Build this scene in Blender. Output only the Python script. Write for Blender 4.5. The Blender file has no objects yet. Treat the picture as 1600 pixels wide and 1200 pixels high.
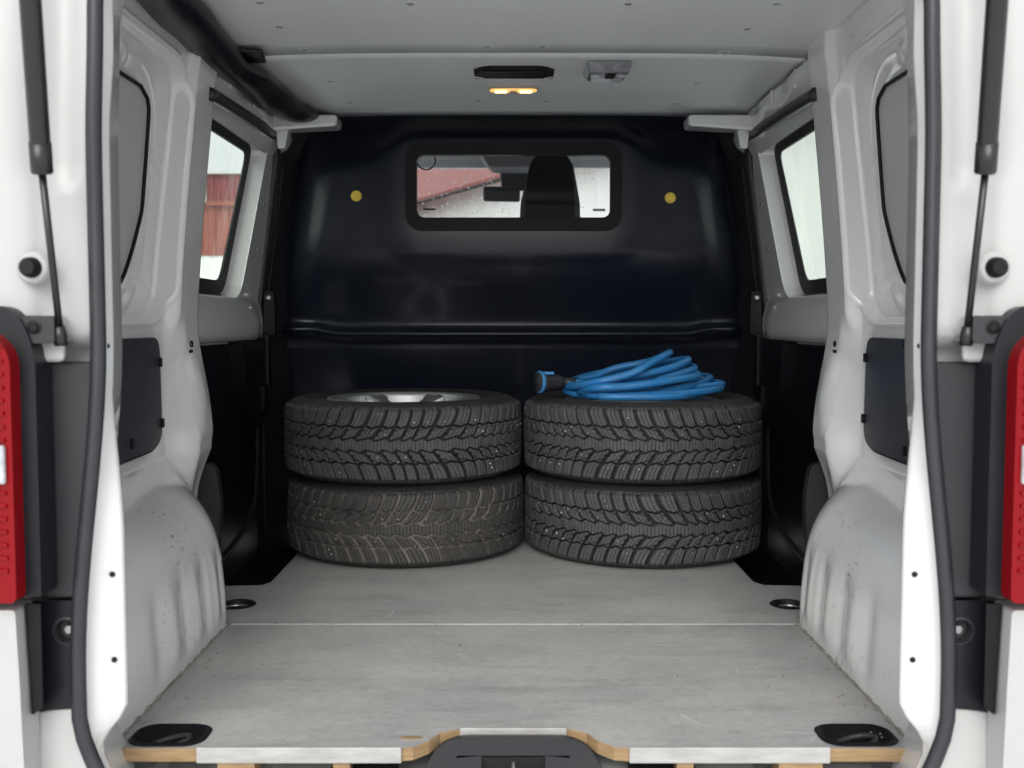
import bpy, bmesh, math, random
import numpy as np
from mathutils import Vector, Matrix
from mathutils.geometry import tessellate_polygon

random.seed(7); rng = np.random.default_rng(7)
S = bpy.context.scene
COL = S.collection
R = math.radians

# ---------------------------------------------------------------- camera
PITCH = R(3.4); EYE = 0.631; FPX = 1600.0
cam_d = bpy.data.cameras.new('camera'); cam = bpy.data.objects.new('camera', cam_d); COL.objects.link(cam)
cam.location = (-.002, 0, EYE); cam.rotation_euler = (R(90) - PITCH, 0, 0)
cam_d.sensor_width = 36; cam_d.lens = 36; cam_d.clip_start = 0.05; cam_d.clip_end = 2000
cam_d.dof.use_dof = True; cam_d.dof.focus_distance = 2.55; cam_d.dof.aperture_fstop = 5.6
S.camera = cam

# ---------------------------------------------------------------- world, sun, exposure
SUN_EL, SUN_AZ = R(34), R(188)          # azimuth measured from +Y, clockwise seen from above: behind the photographer
w = bpy.data.worlds.new('World'); S.world = w; w.use_nodes = True
nt = w.node_tree; nt.nodes.clear()
sky = nt.nodes.new('ShaderNodeTexSky'); sky.sky_type = 'NISHITA'; sky.sun_disc = False
sky.sun_elevation = SUN_EL; sky.sun_rotation = SUN_AZ; sky.dust_density = 4.0; sky.air_density = 1.0
hs = nt.nodes.new('ShaderNodeHueSaturation'); hs.inputs['Saturation'].default_value = 0.16   # a grey overcast
bg = nt.nodes.new('ShaderNodeBackground'); bg.inputs['Strength'].default_value = 0.15
wo = nt.nodes.new('ShaderNodeOutputWorld')
nt.links.new(sky.outputs[0], hs.inputs['Color']); ov_ = nt.nodes.new('ShaderNodeMix'); ov_.data_type = 'RGBA'; ov_.inputs[0].default_value = .5; ov_.inputs[7].default_value = (5.8, 5.95, 6.1, 1)   # even cloud layer
nt.links.new(hs.outputs[0], ov_.inputs[6]); nt.links.new(ov_.outputs[2], bg.inputs[0]); nt.links.new(bg.outputs[0], wo.inputs[0])
sd = bpy.data.lights.new('sun', 'SUN'); sd.energy = 0.95; sd.angle = R(45); sd.color = (1, .97, .93)
sun = bpy.data.objects.new('sun', sd); COL.objects.link(sun)
to_sun = Vector((math.sin(SUN_AZ)*math.cos(SUN_EL), math.cos(SUN_AZ)*math.cos(SUN_EL), math.sin(SUN_EL)))
sun.rotation_euler = (-to_sun).to_track_quat('-Z', 'Y').to_euler()
S.view_settings.view_transform = 'Standard'; S.view_settings.look = 'None'
S.view_settings.gamma = 1; S.view_settings.use_curve_mapping = False
S.view_settings.exposure = 0.55
S.render.engine = 'CYCLES'
S.cycles.use_denoising = True
S.cycles.use_adaptive_sampling = True; S.cycles.adaptive_threshold = .02
S.cycles.max_bounces = 8; S.cycles.diffuse_bounces = 5; S.cycles.glossy_bounces = 3; S.cycles.transparent_max_bounces = 12
S.cycles.sample_clamp_indirect = 6

# ---------------------------------------------------------------- helpers
def at(px, py, d):
    a = (px-800)/FPX; b = (600-py)/FPX
    vx, vy, vz = a, math.cos(PITCH)+b*math.sin(PITCH), -math.sin(PITCH)+b*math.cos(PITCH)
    k = d/vy
    return Vector((vx*k, d, EYE+vz*k))
def sst(a, b, x):
    t = np.clip((np.asarray(x, float)-a)/(b-a), 0, 1); return t*t*(3-2*t)
def sd_rr(x, y, cx, cy, hw, hh, r):
    qx = np.abs(x-cx)-hw+r; qy = np.abs(y-cy)-hh+r
    return np.hypot(np.maximum(qx, 0), np.maximum(qy, 0))+np.minimum(np.maximum(qx, qy), 0)-r

def add_obj(name, me, mat, parent=None, smooth=False, bevel=0, bseg=2):
    o = bpy.data.objects.new(name, me); COL.objects.link(o)
    for m in (mat if isinstance(mat, (list, tuple)) else [mat]): me.materials.append(m)
    if smooth: me.polygons.foreach_set('use_smooth', [True]*len(me.polygons))
    if bevel:
        b = o.modifiers.new('bevel', 'BEVEL'); b.width = bevel; b.segments = bseg; b.limit_method = 'ANGLE'; b.angle_limit = R(40)
        if not smooth:
            me.polygons.foreach_set('use_smooth', [True]*len(me.polygons)); b.harden_normals = True
    if parent: set_parent(o, parent)
    return o
def root_of(p):
    while p.parent: p = p.parent
    return p
def set_parent(o, p):
    o.parent = p
    o.matrix_parent_inverse = Matrix.Translation(-root_of(p).location) if True else None
    # children of an unmoved part keep its frame: only the root carries an offset
    if p.parent: o.matrix_parent_inverse = Matrix.Identity(4)
def empty(name, loc, label, cat, group=None):
    o = bpy.data.objects.new(name, None); COL.objects.link(o); o.location = loc; o.empty_display_size = .1
    o['label'] = label; o['category'] = cat
    if group: o['group'] = group
    return o
def mesh(verts, faces):
    me = bpy.data.meshes.new('m'); me.from_pydata([tuple(v) for v in verts], [], faces); me.validate(); me.update(); return me
def fix(me):
    bm = bmesh.new(); bm.from_mesh(me); bmesh.ops.recalc_face_normals(bm, faces=bm.faces); bm.to_mesh(me); bm.free(); return me
def grid(P, flip=False, closed_u=False, skip=None):
    # P: (nu, nv, 3) array
    nu, nv = P.shape[:2]; V = P.reshape(-1, 3); F = []
    for i in range(nu if closed_u else nu-1):
        for j in range(nv-1):
            if skip is not None and skip[i, j]: continue
            a, b = i*nv+j, ((i+1) % nu)*nv+j
            f = (a, b, b+1, a+1); F.append(f[::-1] if flip else f)
    return mesh(V, F)
def join_parts(parts):
    V, F = [], []
    for v, f in parts:
        k = len(V); V += [tuple(q) for q in v]; F += [tuple(i+k for i in g) for g in f]
    return V, F
def box_vf(c, h):
    (x, y, z), (a, b, e) = c, h
    V = [(x+sx*a, y+sy*b, z+sz*e) for sx in (-1, 1) for sy in (-1, 1) for sz in (-1, 1)]
    F = [(0, 1, 3, 2), (4, 6, 7, 5), (0, 4, 5, 1), (2, 3, 7, 6), (0, 2, 6, 4), (1, 5, 7, 3)]
    return V, F
def box(name, c, h, mat, parent=None, bevel=0):
    return add_obj(name, mesh(*box_vf(c, h)), mat, parent, bevel=bevel)
def hexa(name, pts, mat, parent=None, bevel=0):
    # 8 points: bottom loop 4, top loop 4
    F = [(3, 2, 1, 0), (4, 5, 6, 7), (0, 1, 5, 4), (1, 2, 6, 5), (2, 3, 7, 6), (3, 0, 4, 7)]
    return add_obj(name, fix(mesh(pts, F)), mat, parent, bevel=bevel)
def slab(name, outer, holes, f, th, mat, parent=None, bevel=0, side_mat=None, smooth=False):
    loops = [list(outer)]+[list(h) for h in holes]
    tris = tessellate_polygon([[Vector((u, v, 0)) for u, v in lp] for lp in loops])
    flat = [p for lp in loops for p in lp]; n = len(flat)
    V = [f(u, v, 0) for u, v in flat]+[f(u, v, th) for u, v in flat]
    F = [tuple(t) for t in tris]+[tuple(i+n for i in t)[::-1] for t in tris]; nf = len(F)
    k = 0
    for lp in loops:
        m = len(lp)
        for i in range(m):
            a, b = k+i, k+(i+1) % m; F.append((a, b, b+n, a+n))
        k += m
    me = mesh(V, F)
    mats = [mat]
    if side_mat:
        mats.append(side_mat)
        for i, p in enumerate(me.polygons):
            if i >= nf: p.material_index = 1
    fix(me)
    bm = bmesh.new(); bm.from_mesh(me)
    bmesh.ops.dissolve_limit(bm, angle_limit=R(.5), verts=[], edges=[e for e in bm.edges if len(e.link_faces) == 2 and e.calc_face_angle(9) < R(.5) and e.link_faces[0].material_index == e.link_faces[1].material_index], use_dissolve_boundaries=False) if False else None
    bm.to_mesh(me); bm.free()
    return add_obj(name, me, mats, parent, bevel=bevel, smooth=smooth)
def rrect(cx, cy, hw, hh, r, n=7):
    out = []
    for (sx, sy, a0) in ((1, 1, 0), (-1, 1, 90), (-1, -1, 180), (1, -1, 270)):
        for k in range(n):
            a = R(a0+90*k/(n-1)); out.append((cx+sx*(hw-r)+r*math.cos(a), cy+sy*(hh-r)+r*math.sin(a)))
    return out
def rpoly(pts, r, n=6):
    # round every corner of a polygon; r scalar or list
    out = []; m = len(pts)
    for i, p in enumerate(pts):
        rr = r[i] if isinstance(r, (list, tuple)) else r
        p = Vector(p); a = (Vector(pts[i-1])-p); b = (Vector(pts[(i+1) % m])-p)
        if rr <= 0: out.append(tuple(p)); continue
        l = min(rr, a.length*.48, b.length*.48)
        A = p+a.normalized()*l; B = p+b.normalized()*l
        for k in range(n):
            t = k/(n-1); out.append(tuple((1-t)**2*A+2*t*(1-t)*p+t*t*B))
    return out
def spline(pts, n=8, closed=False):
    P = [Vector(p) for p in pts]; m = len(P); out = []
    for i in range(m if closed else m-1):
        if closed: p0, p1, p2, p3 = P[i-1], P[i], P[(i+1) % m], P[(i+2) % m]
        else: p0, p1, p2, p3 = P[max(i-1, 0)], P[i], P[i+1], P[min(i+2, m-1)]
        for k in range(n):
            t = k/n
            out.append(.5*((2*p1)+(-p0+p2)*t+(2*p0-5*p1+4*p2-p3)*t*t+(-p0+3*p1-3*p2+p3)*t**3))
    if not closed: out.append(P[-1])
    return out
def tube_vf(path, rad, ns=10, flat=None, cap=True):
    P = [Vector(p) for p in path]; n = len(P)
    rad = rad if isinstance(rad, (list, tuple)) else [rad]*n
    T = [(P[min(i+1, n-1)]-P[max(i-1, 0)]).normalized() for i in range(n)]
    up = Vector((0, 0, 1)) if abs(T[0].z) < .9 else Vector((0, 1, 0))
    N = (up-T[0]*up.dot(T[0])).normalized(); V = []; F = []
    for i in range(n):
        N = (N-T[i]*N.dot(T[i])).normalized(); B = T[i].cross(N)
        for k in range(ns):
            a = 2*math.pi*k/ns; ca, sa = math.cos(a), math.sin(a)
            if flat: ca *= flat[0]; sa *= flat[1]
            V.append(P[i]+(N*ca+B*sa)*rad[i])
    for i in range(n-1):
        for k in range(ns):
            F.append((i*ns+k, i*ns+(k+1) % ns, (i+1)*ns+(k+1) % ns, (i+1)*ns+k))
    if cap: F.append(tuple(range(ns))[::-1]); F.append(tuple((n-1)*ns+k for k in range(ns)))
    return V, F
def tube(name, path, rad, mat, parent=None, ns=10, flat=None, smooth=True):
    return add_obj(name, fix(mesh(*tube_vf(path, rad, ns, flat))), mat, parent, smooth=smooth)
def lathe_vf(prof, n=48, axis='z', c=(0, 0, 0), caps=False):
    V = []; F = []; m = len(prof)
    for i in range(n):
        a = 2*math.pi*i/n; ca, sa = math.cos(a), math.sin(a)
        for r, h in prof:
            if axis == 'z': V.append((c[0]+r*ca, c[1]+r*sa, c[2]+h))
            elif axis == 'y': V.append((c[0]+r*ca, c[1]+h, c[2]+r*sa))
            else: V.append((c[0]+h, c[1]+r*ca, c[2]+r*sa))
    for i in range(n):
        for j in range(m-1):
            a, b = i*m+j, ((i+1) % n)*m+j; F.append((a, b, b+1, a+1))
    return V, F
def lathe(name, prof, mat, parent=None, n=32, axis='z', c=(0, 0, 0), smooth=True):
    me = mesh(*lathe_vf(prof, n, axis, c))
    bm = bmesh.new(); bm.from_mesh(me); bmesh.ops.remove_doubles(bm, verts=bm.verts, dist=1e-6)
    bmesh.ops.recalc_face_normals(bm, faces=bm.faces); bm.to_mesh(me); bm.free()
    o = add_obj(name, me, mat, parent, smooth=smooth)
    if smooth:
        try:
            me.set_sharp_from_angle(angle=R(40))
        except Exception: pass
    return o

# ---------------------------------------------------------------- materials
def mat(name, base, rough=.5, metal=0, coat=0, var=0, var_scale=6, var_stretch=(1, 1, 1), col2=None, bump=0, bump_scale=60, rough_var=0, spec=.5, emit=None, emit_s=0):
    m = bpy.data.materials.new(name); m.use_nodes = True; n = m.node_tree; p = n.nodes['Principled BSDF']
    c = tuple(base)+(1,) if len(base) == 3 else base
    p.inputs['Base Color'].default_value = c; p.inputs['Roughness'].default_value = rough; p.inputs['Metallic'].default_value = metal
    p.inputs['Coat Weight'].default_value = coat; p.inputs['Coat Roughness'].default_value = .12; p.inputs['Specular IOR Level'].default_value = spec
    tc = n.nodes.new('ShaderNodeTexCoord'); mp = n.nodes.new('ShaderNodeMapping'); mp.inputs['Scale'].default_value = var_stretch
    n.links.new(tc.outputs['Object'], mp.inputs[0])
    if var or rough_var:
        nz = n.nodes.new('ShaderNodeTexNoise'); nz.inputs['Scale'].default_value = var_scale; nz.inputs['Detail'].default_value = 8; nz.inputs['Roughness'].default_value = .65
        n.links.new(mp.outputs[0], nz.inputs[0])
        if var:
            mx = n.nodes.new('ShaderNodeMix'); mx.data_type = 'RGBA'
            rp = n.nodes.new('ShaderNodeMapRange'); rp.inputs[1].default_value = .35; rp.inputs[2].default_value = .7; rp.inputs[4].default_value = var
            n.links.new(nz.outputs[0], rp.inputs[0]); n.links.new(rp.outputs[0], mx.inputs[0])
            mx.inputs[6].default_value = c; mx.inputs[7].default_value = tuple(col2 or [v*.6 for v in c[:3]])+(1,)
            n.links.new(mx.outputs[2], p.inputs['Base Color'])
        if rough_var:
            rr = n.nodes.new('ShaderNodeMapRange'); rr.inputs[3].default_value = rough-rough_var; rr.inputs[4].default_value = rough+rough_var
            rr.inputs[1].default_value = .3; rr.inputs[2].default_value = .7
            n.links.new(nz.outputs[0], rr.inputs[0]); n.links.new(rr.outputs[0], p.inputs['Roughness'])
    if bump:
        nb = n.nodes.new('ShaderNodeTexNoise'); nb.inputs['Scale'].default_value = bump_scale; nb.inputs['Detail'].default_value = 4
        n.links.new(tc.outputs['Object'], nb.inputs[0])
        bp = n.nodes.new('ShaderNodeBump'); bp.inputs['Strength'].default_value = bump; bp.inputs['Distance'].default_value = .002
        n.links.new(nb.outputs[0], bp.inputs['Height']); n.links.new(bp.outputs[0], p.inputs['Normal'])
    if emit: p.inputs['Emission Color'].default_value = tuple(emit)+(1,); p.inputs['Emission Strength'].default_value = emit_s
    return m
class NB:      # small node-building shortcut
    def __init__(s, m): s.n = m.node_tree.nodes; s.l = m.node_tree.links
    def new(s, t, **kw):
        o = s.n.new(t)
        for k, v in kw.items(): setattr(o, k, v)
        return o
    def set(s, sock, v):
        if hasattr(v, 'is_output') or hasattr(v, 'links'): s.l.new(v, sock)
        else: sock.default_value = v
    def math(s, op, a, b=0, c=0):
        o = s.new('ShaderNodeMath', operation=op)
        for i, v in enumerate((a, b, c)): s.set(o.inputs[i], v)
        return o.outputs[0]
    def noise(s, vec, scale, detail=6, rough=.6, dist=0):
        o = s.new('ShaderNodeTexNoise'); s.l.new(vec, o.inputs[0]); o.inputs['Scale'].default_value = scale; o.inputs['Detail'].default_value = detail; o.inputs['Roughness'].default_value = rough; o.inputs['Distortion'].default_value = dist
        return o.outputs[0]
    def mapv(s, vec, scale=(1, 1, 1), rot=(0, 0, 0), loc=(0, 0, 0)):
        o = s.new('ShaderNodeMapping'); s.l.new(vec, o.inputs[0]); o.inputs['Scale'].default_value = scale; o.inputs['Rotation'].default_value = rot; o.inputs['Location'].default_value = loc
        return o.outputs[0]
    def rng(s, v, a, b, c=0, d=1):
        o = s.new('ShaderNodeMapRange'); s.set(o.inputs[0], v)
        for i, q in enumerate((a, b, c, d)): o.inputs[i+1].default_value = q
        return o.outputs[0]
    def mix(s, f, a, b):
        o = s.new('ShaderNodeMix', data_type='RGBA'); s.set(o.inputs[0], f)
        for i, v in ((6, a), (7, b)):
            if isinstance(v, tuple): o.inputs[i].default_value = v+(1,) if len(v) == 3 else v
            else: s.l.new(v, o.inputs[i])
        return o.outputs[2]
    def bump(s, h, strength, dist=.002):
        o = s.new('ShaderNodeBump'); s.l.new(h, o.inputs['Height']); o.inputs['Strength'].default_value = strength; o.inputs['Distance'].default_value = dist
        return o.outputs[0]

M = {}
M['ext_white'] = mat('exterior_white_paint', (.45, .45, .447), .4, coat=.1, var=.35, var_scale=5, col2=(.39, .387, .377))
M['ceiling'] = mat('ceiling_board', (.84, .85, .86), .5, var=.5, var_scale=3, col2=(.78, .79, .80), rough_var=.08, bump=.08, bump_scale=180)
M['black'] = mat('black_moulded_plastic', (.008, .009, .012), .34, spec=.3, var=.5, var_scale=9, col2=(.014, .015, .019), rough_var=.05, bump=.12, bump_scale=420)
M['bulkhead'] = mat('bulkhead_plastic', (.008, .011, .021), .30, coat=.22, spec=.33, var=.6, var_scale=3, col2=(.011, .014, .024), rough_var=.03, bump=.03, bump_scale=380)
M['gasket'] = mat('rubber_gasket', (.006, .006, .008), .5, spec=.25, bump=.1, bump_scale=200)
M['seal'] = mat('door_seal_rubber', (.022, .022, .028), .38, var=.5, var_scale=14, col2=(.035, .035, .042), bump=.1, bump_scale=150)
M['dgrey'] = mat('dark_grey_plastic', (.027, .028, .032), .48, spec=.35, var=.5, var_scale=8, col2=(.038, .038, .042), bump=.2, bump_scale=300)
M['liner'] = mat('hardboard_liner', (.030, .033, .042), .42, var=.6, var_scale=7, col2=(.045, .047, .055), rough_var=.08, bump=.12, bump_scale=260)
M['grey'] = mat('window_blank_grey', (.50, .505, .51), .4, var=.3, var_scale=5, col2=(.45, .455, .46), bump=.05)
M['alloy'] = mat('alloy_metal', (.72, .73, .74), .42, metal=1, var=.3, var_scale=20, col2=(.5, .5, .5), rough_var=.08)
M['steel'] = mat('zinc_steel', (.55, .55, .56), .35, metal=1, var=.5, var_scale=30, col2=(.35, .34, .33))
M['alu'] = mat('aluminium_trim', (.50, .50, .49), .5, metal=.3, var=.9, var_scale=14, var_stretch=(1, 1, 4), col2=(.33, .32, .30), rough_var=.1)
M['ply'] = mat('raw_plywood_edge', (.38, .255, .13), .75, var=.9, var_scale=22, var_stretch=(1, 1, 14), col2=(.19, .12, .06), bump=.3, bump_scale=120)
M['yellow'] = mat('yellow_plastic', (.95, .70, .10), .45, var=.3, var_scale=40, col2=(.8, .56, .08))
M['red_lens'] = mat('red_lens_plastic', (.21, .001, .004), .16, spec=.25, var=.3, var_scale=12, col2=(.22, .002, .005))
M['clear_lens'] = mat('clear_lens_plastic', (.55, .56, .58), .15, coat=.5, var=.6, var_scale=60, col2=(.2, .2, .22))
M['hole'] = mat('open_hole', (.004, .004, .005), .8)
M['rubber'] = mat('tyre_sidewall_rubber', (.020, .020, .021), .62, var=.6, var_scale=14, col2=(.034, .033, .031), bump=.25, bump_scale=160)
M['blue'] = mat('blue_cable_sheath', (.018, .20, .52), .40, var=.7, var_scale=18, col2=(.06, .22, .42), rough_var=.08, bump=.06, bump_scale=120)
M['strut'] = mat('strut_black_paint', (.009, .009, .011), .35, coat=.2, bump=.04)
M['seat'] = mat('seat_fabric', (.014, .014, .017), .9, var=.5, var_scale=60, col2=(.022, .022, .025), bump=.3, bump_scale=500)
M['seat_side'] = mat('seat_bolster_grey', (.11, .115, .12), .7, bump=.2, bump_scale=300)
M['headliner'] = mat('headliner_fabric', (.30, .31, .32), .9, bump=.2, bump_scale=400)
M['cab_plastic'] = mat('cab_plastic', (.16, .165, .175), .6, bump=.1)
M['mirror_back'] = mat('mirror_shell', (.030, .031, .034), .5)
M['lamp'] = mat('lit_lamp_lens', (.9, .7, .4), .3, emit=(1.0, .5, .13), emit_s=.7)
M['bulb'] = mat('lamp_bulb_glow', (.95, .85, .6), .3, emit=(1.0, .72, .34), emit_s=1.5)
M['lampshell'] = mat('lamp_reflector', (.45, .40, .33), .35)
M['sill'] = mat('sill_metal_paint', (.52, .53, .53), .35, coat=.3, var=.5, var_scale=8, col2=(.36, .35, .33))

M['sealer'] = mat('dirty_seam_sealer', (.36, .34, .30), .8, var=.9, var_scale=30, col2=(.14, .12, .09), bump=.5, bump_scale=120)
M['grit'] = mat('loose_grit', (.34, .30, .25), .9, var=.9, var_scale=60, col2=(.10, .085, .07))
def paint_mat():
    m = mat('interior_white_paint', (.64, .645, .64), .18, coat=.8); m.node_tree.nodes['Principled BSDF'].inputs['Coat Roughness'].default_value = .05; k = NB(m); p = k.n['Principled BSDF']
    tc = k.new('ShaderNodeTexCoord').outputs['Object']
    sep = k.new('ShaderNodeSeparateXYZ'); k.l.new(tc, sep.inputs[0])
    big = k.rng(k.noise(tc, 3.5, 5), .35, .7)
    base = k.mix(big, (.79, .795, .785), (.755, .76, .75))
    # scuffs: streaky dark marks on the arch crown, drips and grime near the floor
    st = k.noise(k.mapv(tc, (9, 9, 40), rot=(.5, .2, .3)), 3.6, 10, .78, .3)
    low = k.rng(sep.outputs['Z'], .33, .27); top = k.rng(sep.outputs['Z'], .16, .22)
    def near(c, r0, r1):
        d = k.new('ShaderNodeVectorMath', operation='DISTANCE'); k.l.new(tc, d.inputs[0]); d.inputs[1].default_value = c
        return k.rng(d.outputs['Value'], r1, r0)
    patch = k.math('MAXIMUM', k.math('MAXIMUM', near((-.62, 1.93, .25), .03, .13), near((.62, 1.98, .24), .03, .12)), k.math('MAXIMUM', near((.60, 1.84, .15), .02, .11), near((-.60, 1.80, .10), .02, .12)))
    sc = k.math('MULTIPLY', k.rng(st, .578, .62), patch)
    drip = k.rng(k.noise(k.mapv(tc, (20, 26, 12)), 3.6, 9, .75), .53, .62)
    dl = k.math('MULTIPLY', drip, k.rng(sep.outputs['Z'], .11, .0, 0, .7))
    pat2 = k.rng(k.noise(tc, 6, 3), .50, .62)
    dl = k.math('MULTIPLY', dl, pat2)
    c = k.mix(k.math('MULTIPLY', sc, .85), base, (.055, .055, .05))
    c = k.mix(dl, c, (.13, .12, .095))
    k.l.new(c, p.inputs['Base Color'])
    k.l.new(k.bump(k.noise(tc, 3.0, 1), .10, .008), p.inputs['Normal'])
    return m
M['paint'] = paint_mat()

def floor_mat():
    m = mat('worn_floor_board', (.4, .4, .38), .5); k = NB(m); p = k.n['Principled BSDF']
    tc = k.new('ShaderNodeTexCoord').outputs['Object']
    sep = k.new('ShaderNodeSeparateXYZ'); k.l.new(tc, sep.inputs[0])
    streak = k.noise(k.mapv(tc, (3, 55, 1)), 2.0, 8, .7)
    fine = k.noise(k.mapv(tc, (30, 160, 1)), 2.0, 4, .7)
    blot = k.noise(k.mapv(tc, (1.0, 1.6, 1)), 3.2, 6, .62)
    c = k.mix(k.rng(blot, .36, .64), (.335, .34, .345), (.48, .465, .435))
    c = k.mix(k.rng(streak, .36, .70, 0, .6), c, (.53, .525, .51))
    c = k.mix(k.rng(fine, .50, .66, 0, .5), c, (.19, .19, .19))
    dk = k.math('MULTIPLY', k.rng(k.noise(k.mapv(tc, (1.2, 4.5, 1), loc=(3, 1, 0)), 2.4, 7, .7), .52, .74), .60)
    c = k.mix(dk, c, (.185, .185, .19))
    # thin scratches running every way
    vor = k.new('ShaderNodeTexVoronoi', feature='DISTANCE_TO_EDGE'); vor.inputs['Scale'].default_value = 3.1
    k.l.new(k.mapv(tc, (1, 2.2, 1), rot=(0, 0, .35)), vor.inputs[0])
    wob = k.noise(tc, 14, 3)
    scr = k.math('MULTIPLY', k.rng(vor.outputs['Distance'], .006, .0), k.rng(wob, .52, .6))
    c = k.mix(k.math('MULTIPLY', scr, .8), c, (.62, .61, .59))
    mott = k.noise(k.mapv(tc, (1, 1.8, 1), loc=(5, 2, 0)), 22, 6, .75)
    c = k.mix(k.rng(mott, .55, .72, 0, .45), c, (.62, .60, .565))
    c = k.mix(k.rng(mott, .43, .30, 0, .5), c, (.22, .215, .21))
    vor2 = k.new('ShaderNodeTexVoronoi', feature='DISTANCE_TO_EDGE'); vor2.inputs['Scale'].default_value = 5.2
    k.l.new(k.mapv(tc, (2.6, 1, 1), rot=(0, 0, -.5), loc=(1, 4, 0)), vor2.inputs[0])
    scr2 = k.math('MULTIPLY', k.rng(vor2.outputs['Distance'], .005, .0), k.rng(k.noise(tc, 9, 3), .54, .6))
    c = k.mix(k.math('MULTIPLY', scr2, .6), c, (.15, .15, .15))
    # darker grey towards the long sides, broken up by noise
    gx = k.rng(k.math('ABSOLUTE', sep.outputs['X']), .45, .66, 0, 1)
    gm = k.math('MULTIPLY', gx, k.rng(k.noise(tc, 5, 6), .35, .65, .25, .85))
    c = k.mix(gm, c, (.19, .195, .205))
    k.l.new(c, p.inputs['Base Color'])
    k.l.new(k.rng(streak, .3, .7, .30, .46), p.inputs['Roughness'])
    k.l.new(k.bump(fine, .25, .0012), p.inputs['Normal'])
    return m
M['floor'] = floor_mat()

def tread_mat(name, top, groove, dirt=None):
    m = mat(name, top, .68); k = NB(m); p = k.n['Principled BSDF']
    tc = k.new('ShaderNodeTexCoord').outputs['Object']
    gr = k.new('ShaderNodeAttribute', attribute_name='groove').outputs['Fac']
    sp = k.new('ShaderNodeAttribute', attribute_name='sipe').outputs['Fac']
    fr = k.math('ABSOLUTE', k.math('SUBTRACT', k.math('FRACT', sp), .5))
    line = k.math('MULTIPLY', k.rng(fr, .15, .05), k.rng(gr, .3, .05))
    nz = k.noise(tc, 26, 7, .7)
    c = k.mix(k.rng(nz, .38, .68), top, tuple(v*1.55 for v in top))
    if dirt:
        sep = k.new('ShaderNodeSeparateXYZ'); k.l.new(tc, sep.inputs[0])
        mud = k.rng(k.noise(tc, 5, 6, .65), .30, .52)
        side = k.math('MULTIPLY', mud, k.rng(sep.outputs['X'], .20, .02))
        c = k.mix(k.math('MULTIPLY', side, .6), c, dirt)
        g = k.mix(side, groove, tuple(v*2.3 for v in dirt))
    else: g = groove
    c = k.mix(k.math('MULTIPLY', line, .8), c, (.004, .004, .004))
    c = k.mix(k.rng(gr, .25, .8), c, g)
    k.l.new(c, p.inputs['Base Color'])
    h = k.math('SUBTRACT', k.math('MULTIPLY', nz, .25), line)
    k.l.new(k.bump(h, .7, .0018), p.inputs['Normal'])
    return m
M['tread'] = tread_mat('tread_rubber', (.060, .0595, .060), (.003, .003, .003))
M['tread_grey'] = tread_mat('dusty_tread_rubber', (.064, .063, .062), (.004, .004, .004))
M['tread_mud'] = tread_mat('muddy_tread_rubber', (.040, .040, .040), (.004, .004, .004), (.074, .068, .060))

def glass_mat(name, tint, refl=1.0, smear=0):
    m = bpy.data.materials.new(name); m.use_nodes = True; k = NB(m); k.n.clear()
    out = k.new('ShaderNodeOutputMaterial'); tr = k.new('ShaderNodeBsdfTransparent'); gl = k.new('ShaderNodeBsdfGlossy'); gl.inputs['Roughness'].default_value = .03
    tr.inputs[0].default_value = tuple(tint)+(1,)
    fr = k.new('ShaderNodeFresnel'); fr.inputs[0].default_value = 1.45
    mx = k.new('ShaderNodeMixShader'); k.l.new(k.math('MULTIPLY', k.math('MULTIPLY', fr.outputs[0], refl), k.math('SUBTRACT', 1.0, k.new('ShaderNodeNewGeometry').outputs['Backfacing'])), mx.inputs[0])
    if smear:
        df = k.new('ShaderNodeBsdfTranslucent'); df.inputs[0].default_value = (.8, .8, .8, 1)
        tc = k.new('ShaderNodeTexCoord').outputs['Object']
        s = k.rng(k.noise(k.mapv(tc, (1, 6, 1.2)), 5, 8, .7), .4, .75, .02, smear)
        m2 = k.new('ShaderNodeMixShader'); k.l.new(s, m2.inputs[0]); k.l.new(tr.outputs[0], m2.inputs[1]); k.l.new(df.outputs[0], m2.inputs[2])
        k.l.new(m2.outputs[0], mx.inputs[1])
    else: k.l.new(tr.outputs[0], mx.inputs[1])
    k.l.new(gl.outputs[0], mx.inputs[2]); k.l.new(mx.outputs[0], out.inputs[0])
    return m
M['glass'] = glass_mat('window_glass', (.90, .94, .91), .7, .12)
M['glass_clear'] = glass_mat('bulkhead_glass', (.95, .96, .96), .10)
M['droplet'] = bpy.data.materials.new('water_droplet'); M['droplet'].use_nodes = True
_k = NB(M['droplet']); _k.n.clear(); _o = _k.new('ShaderNodeOutputMaterial'); _t = _k.new('ShaderNodeBsdfTransparent'); _d = _k.new('ShaderNodeBsdfTranslucent'); _d.inputs[0].default_value = (.95, .95, .95, 1); _m = _k.new('ShaderNodeMixShader'); _m.inputs[0].default_value = .6
_k.l.new(_t.outputs[0], _m.inputs[1]); _k.l.new(_d.outputs[0], _m.inputs[2]); _k.l.new(_m.outputs[0], _o.inputs[0])
M['red_clad'] = mat('red_painted_cladding', (.17, .012, .014), .6, var=.5, var_scale=1.5, col2=(.13, .011, .012))
M['rust_clad'] = mat('orange_brown_cladding', (.24, .050, .022), .6, var=.6, var_scale=1.2, col2=(.19, .036, .018))
M['white_wall'] = mat('white_render_wall', (.72, .74, .71), .7, var=.4, var_scale=1.0, col2=(.62, .64, .61))
M['red_roof'] = mat('red_roof_sheet', (.24, .062, .05), .5, var=.5, var_scale=1.2, col2=(.29, .085, .07))
M['ground'] = mat('snowy_bounce_gravel', (.84, .85, .86), .8, var=.9, var_scale=.7, col2=(.66, .66, .66), bump=.6, bump_scale=9)  # out-of-view ground, whitened to bounce light up onto the ceiling

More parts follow.
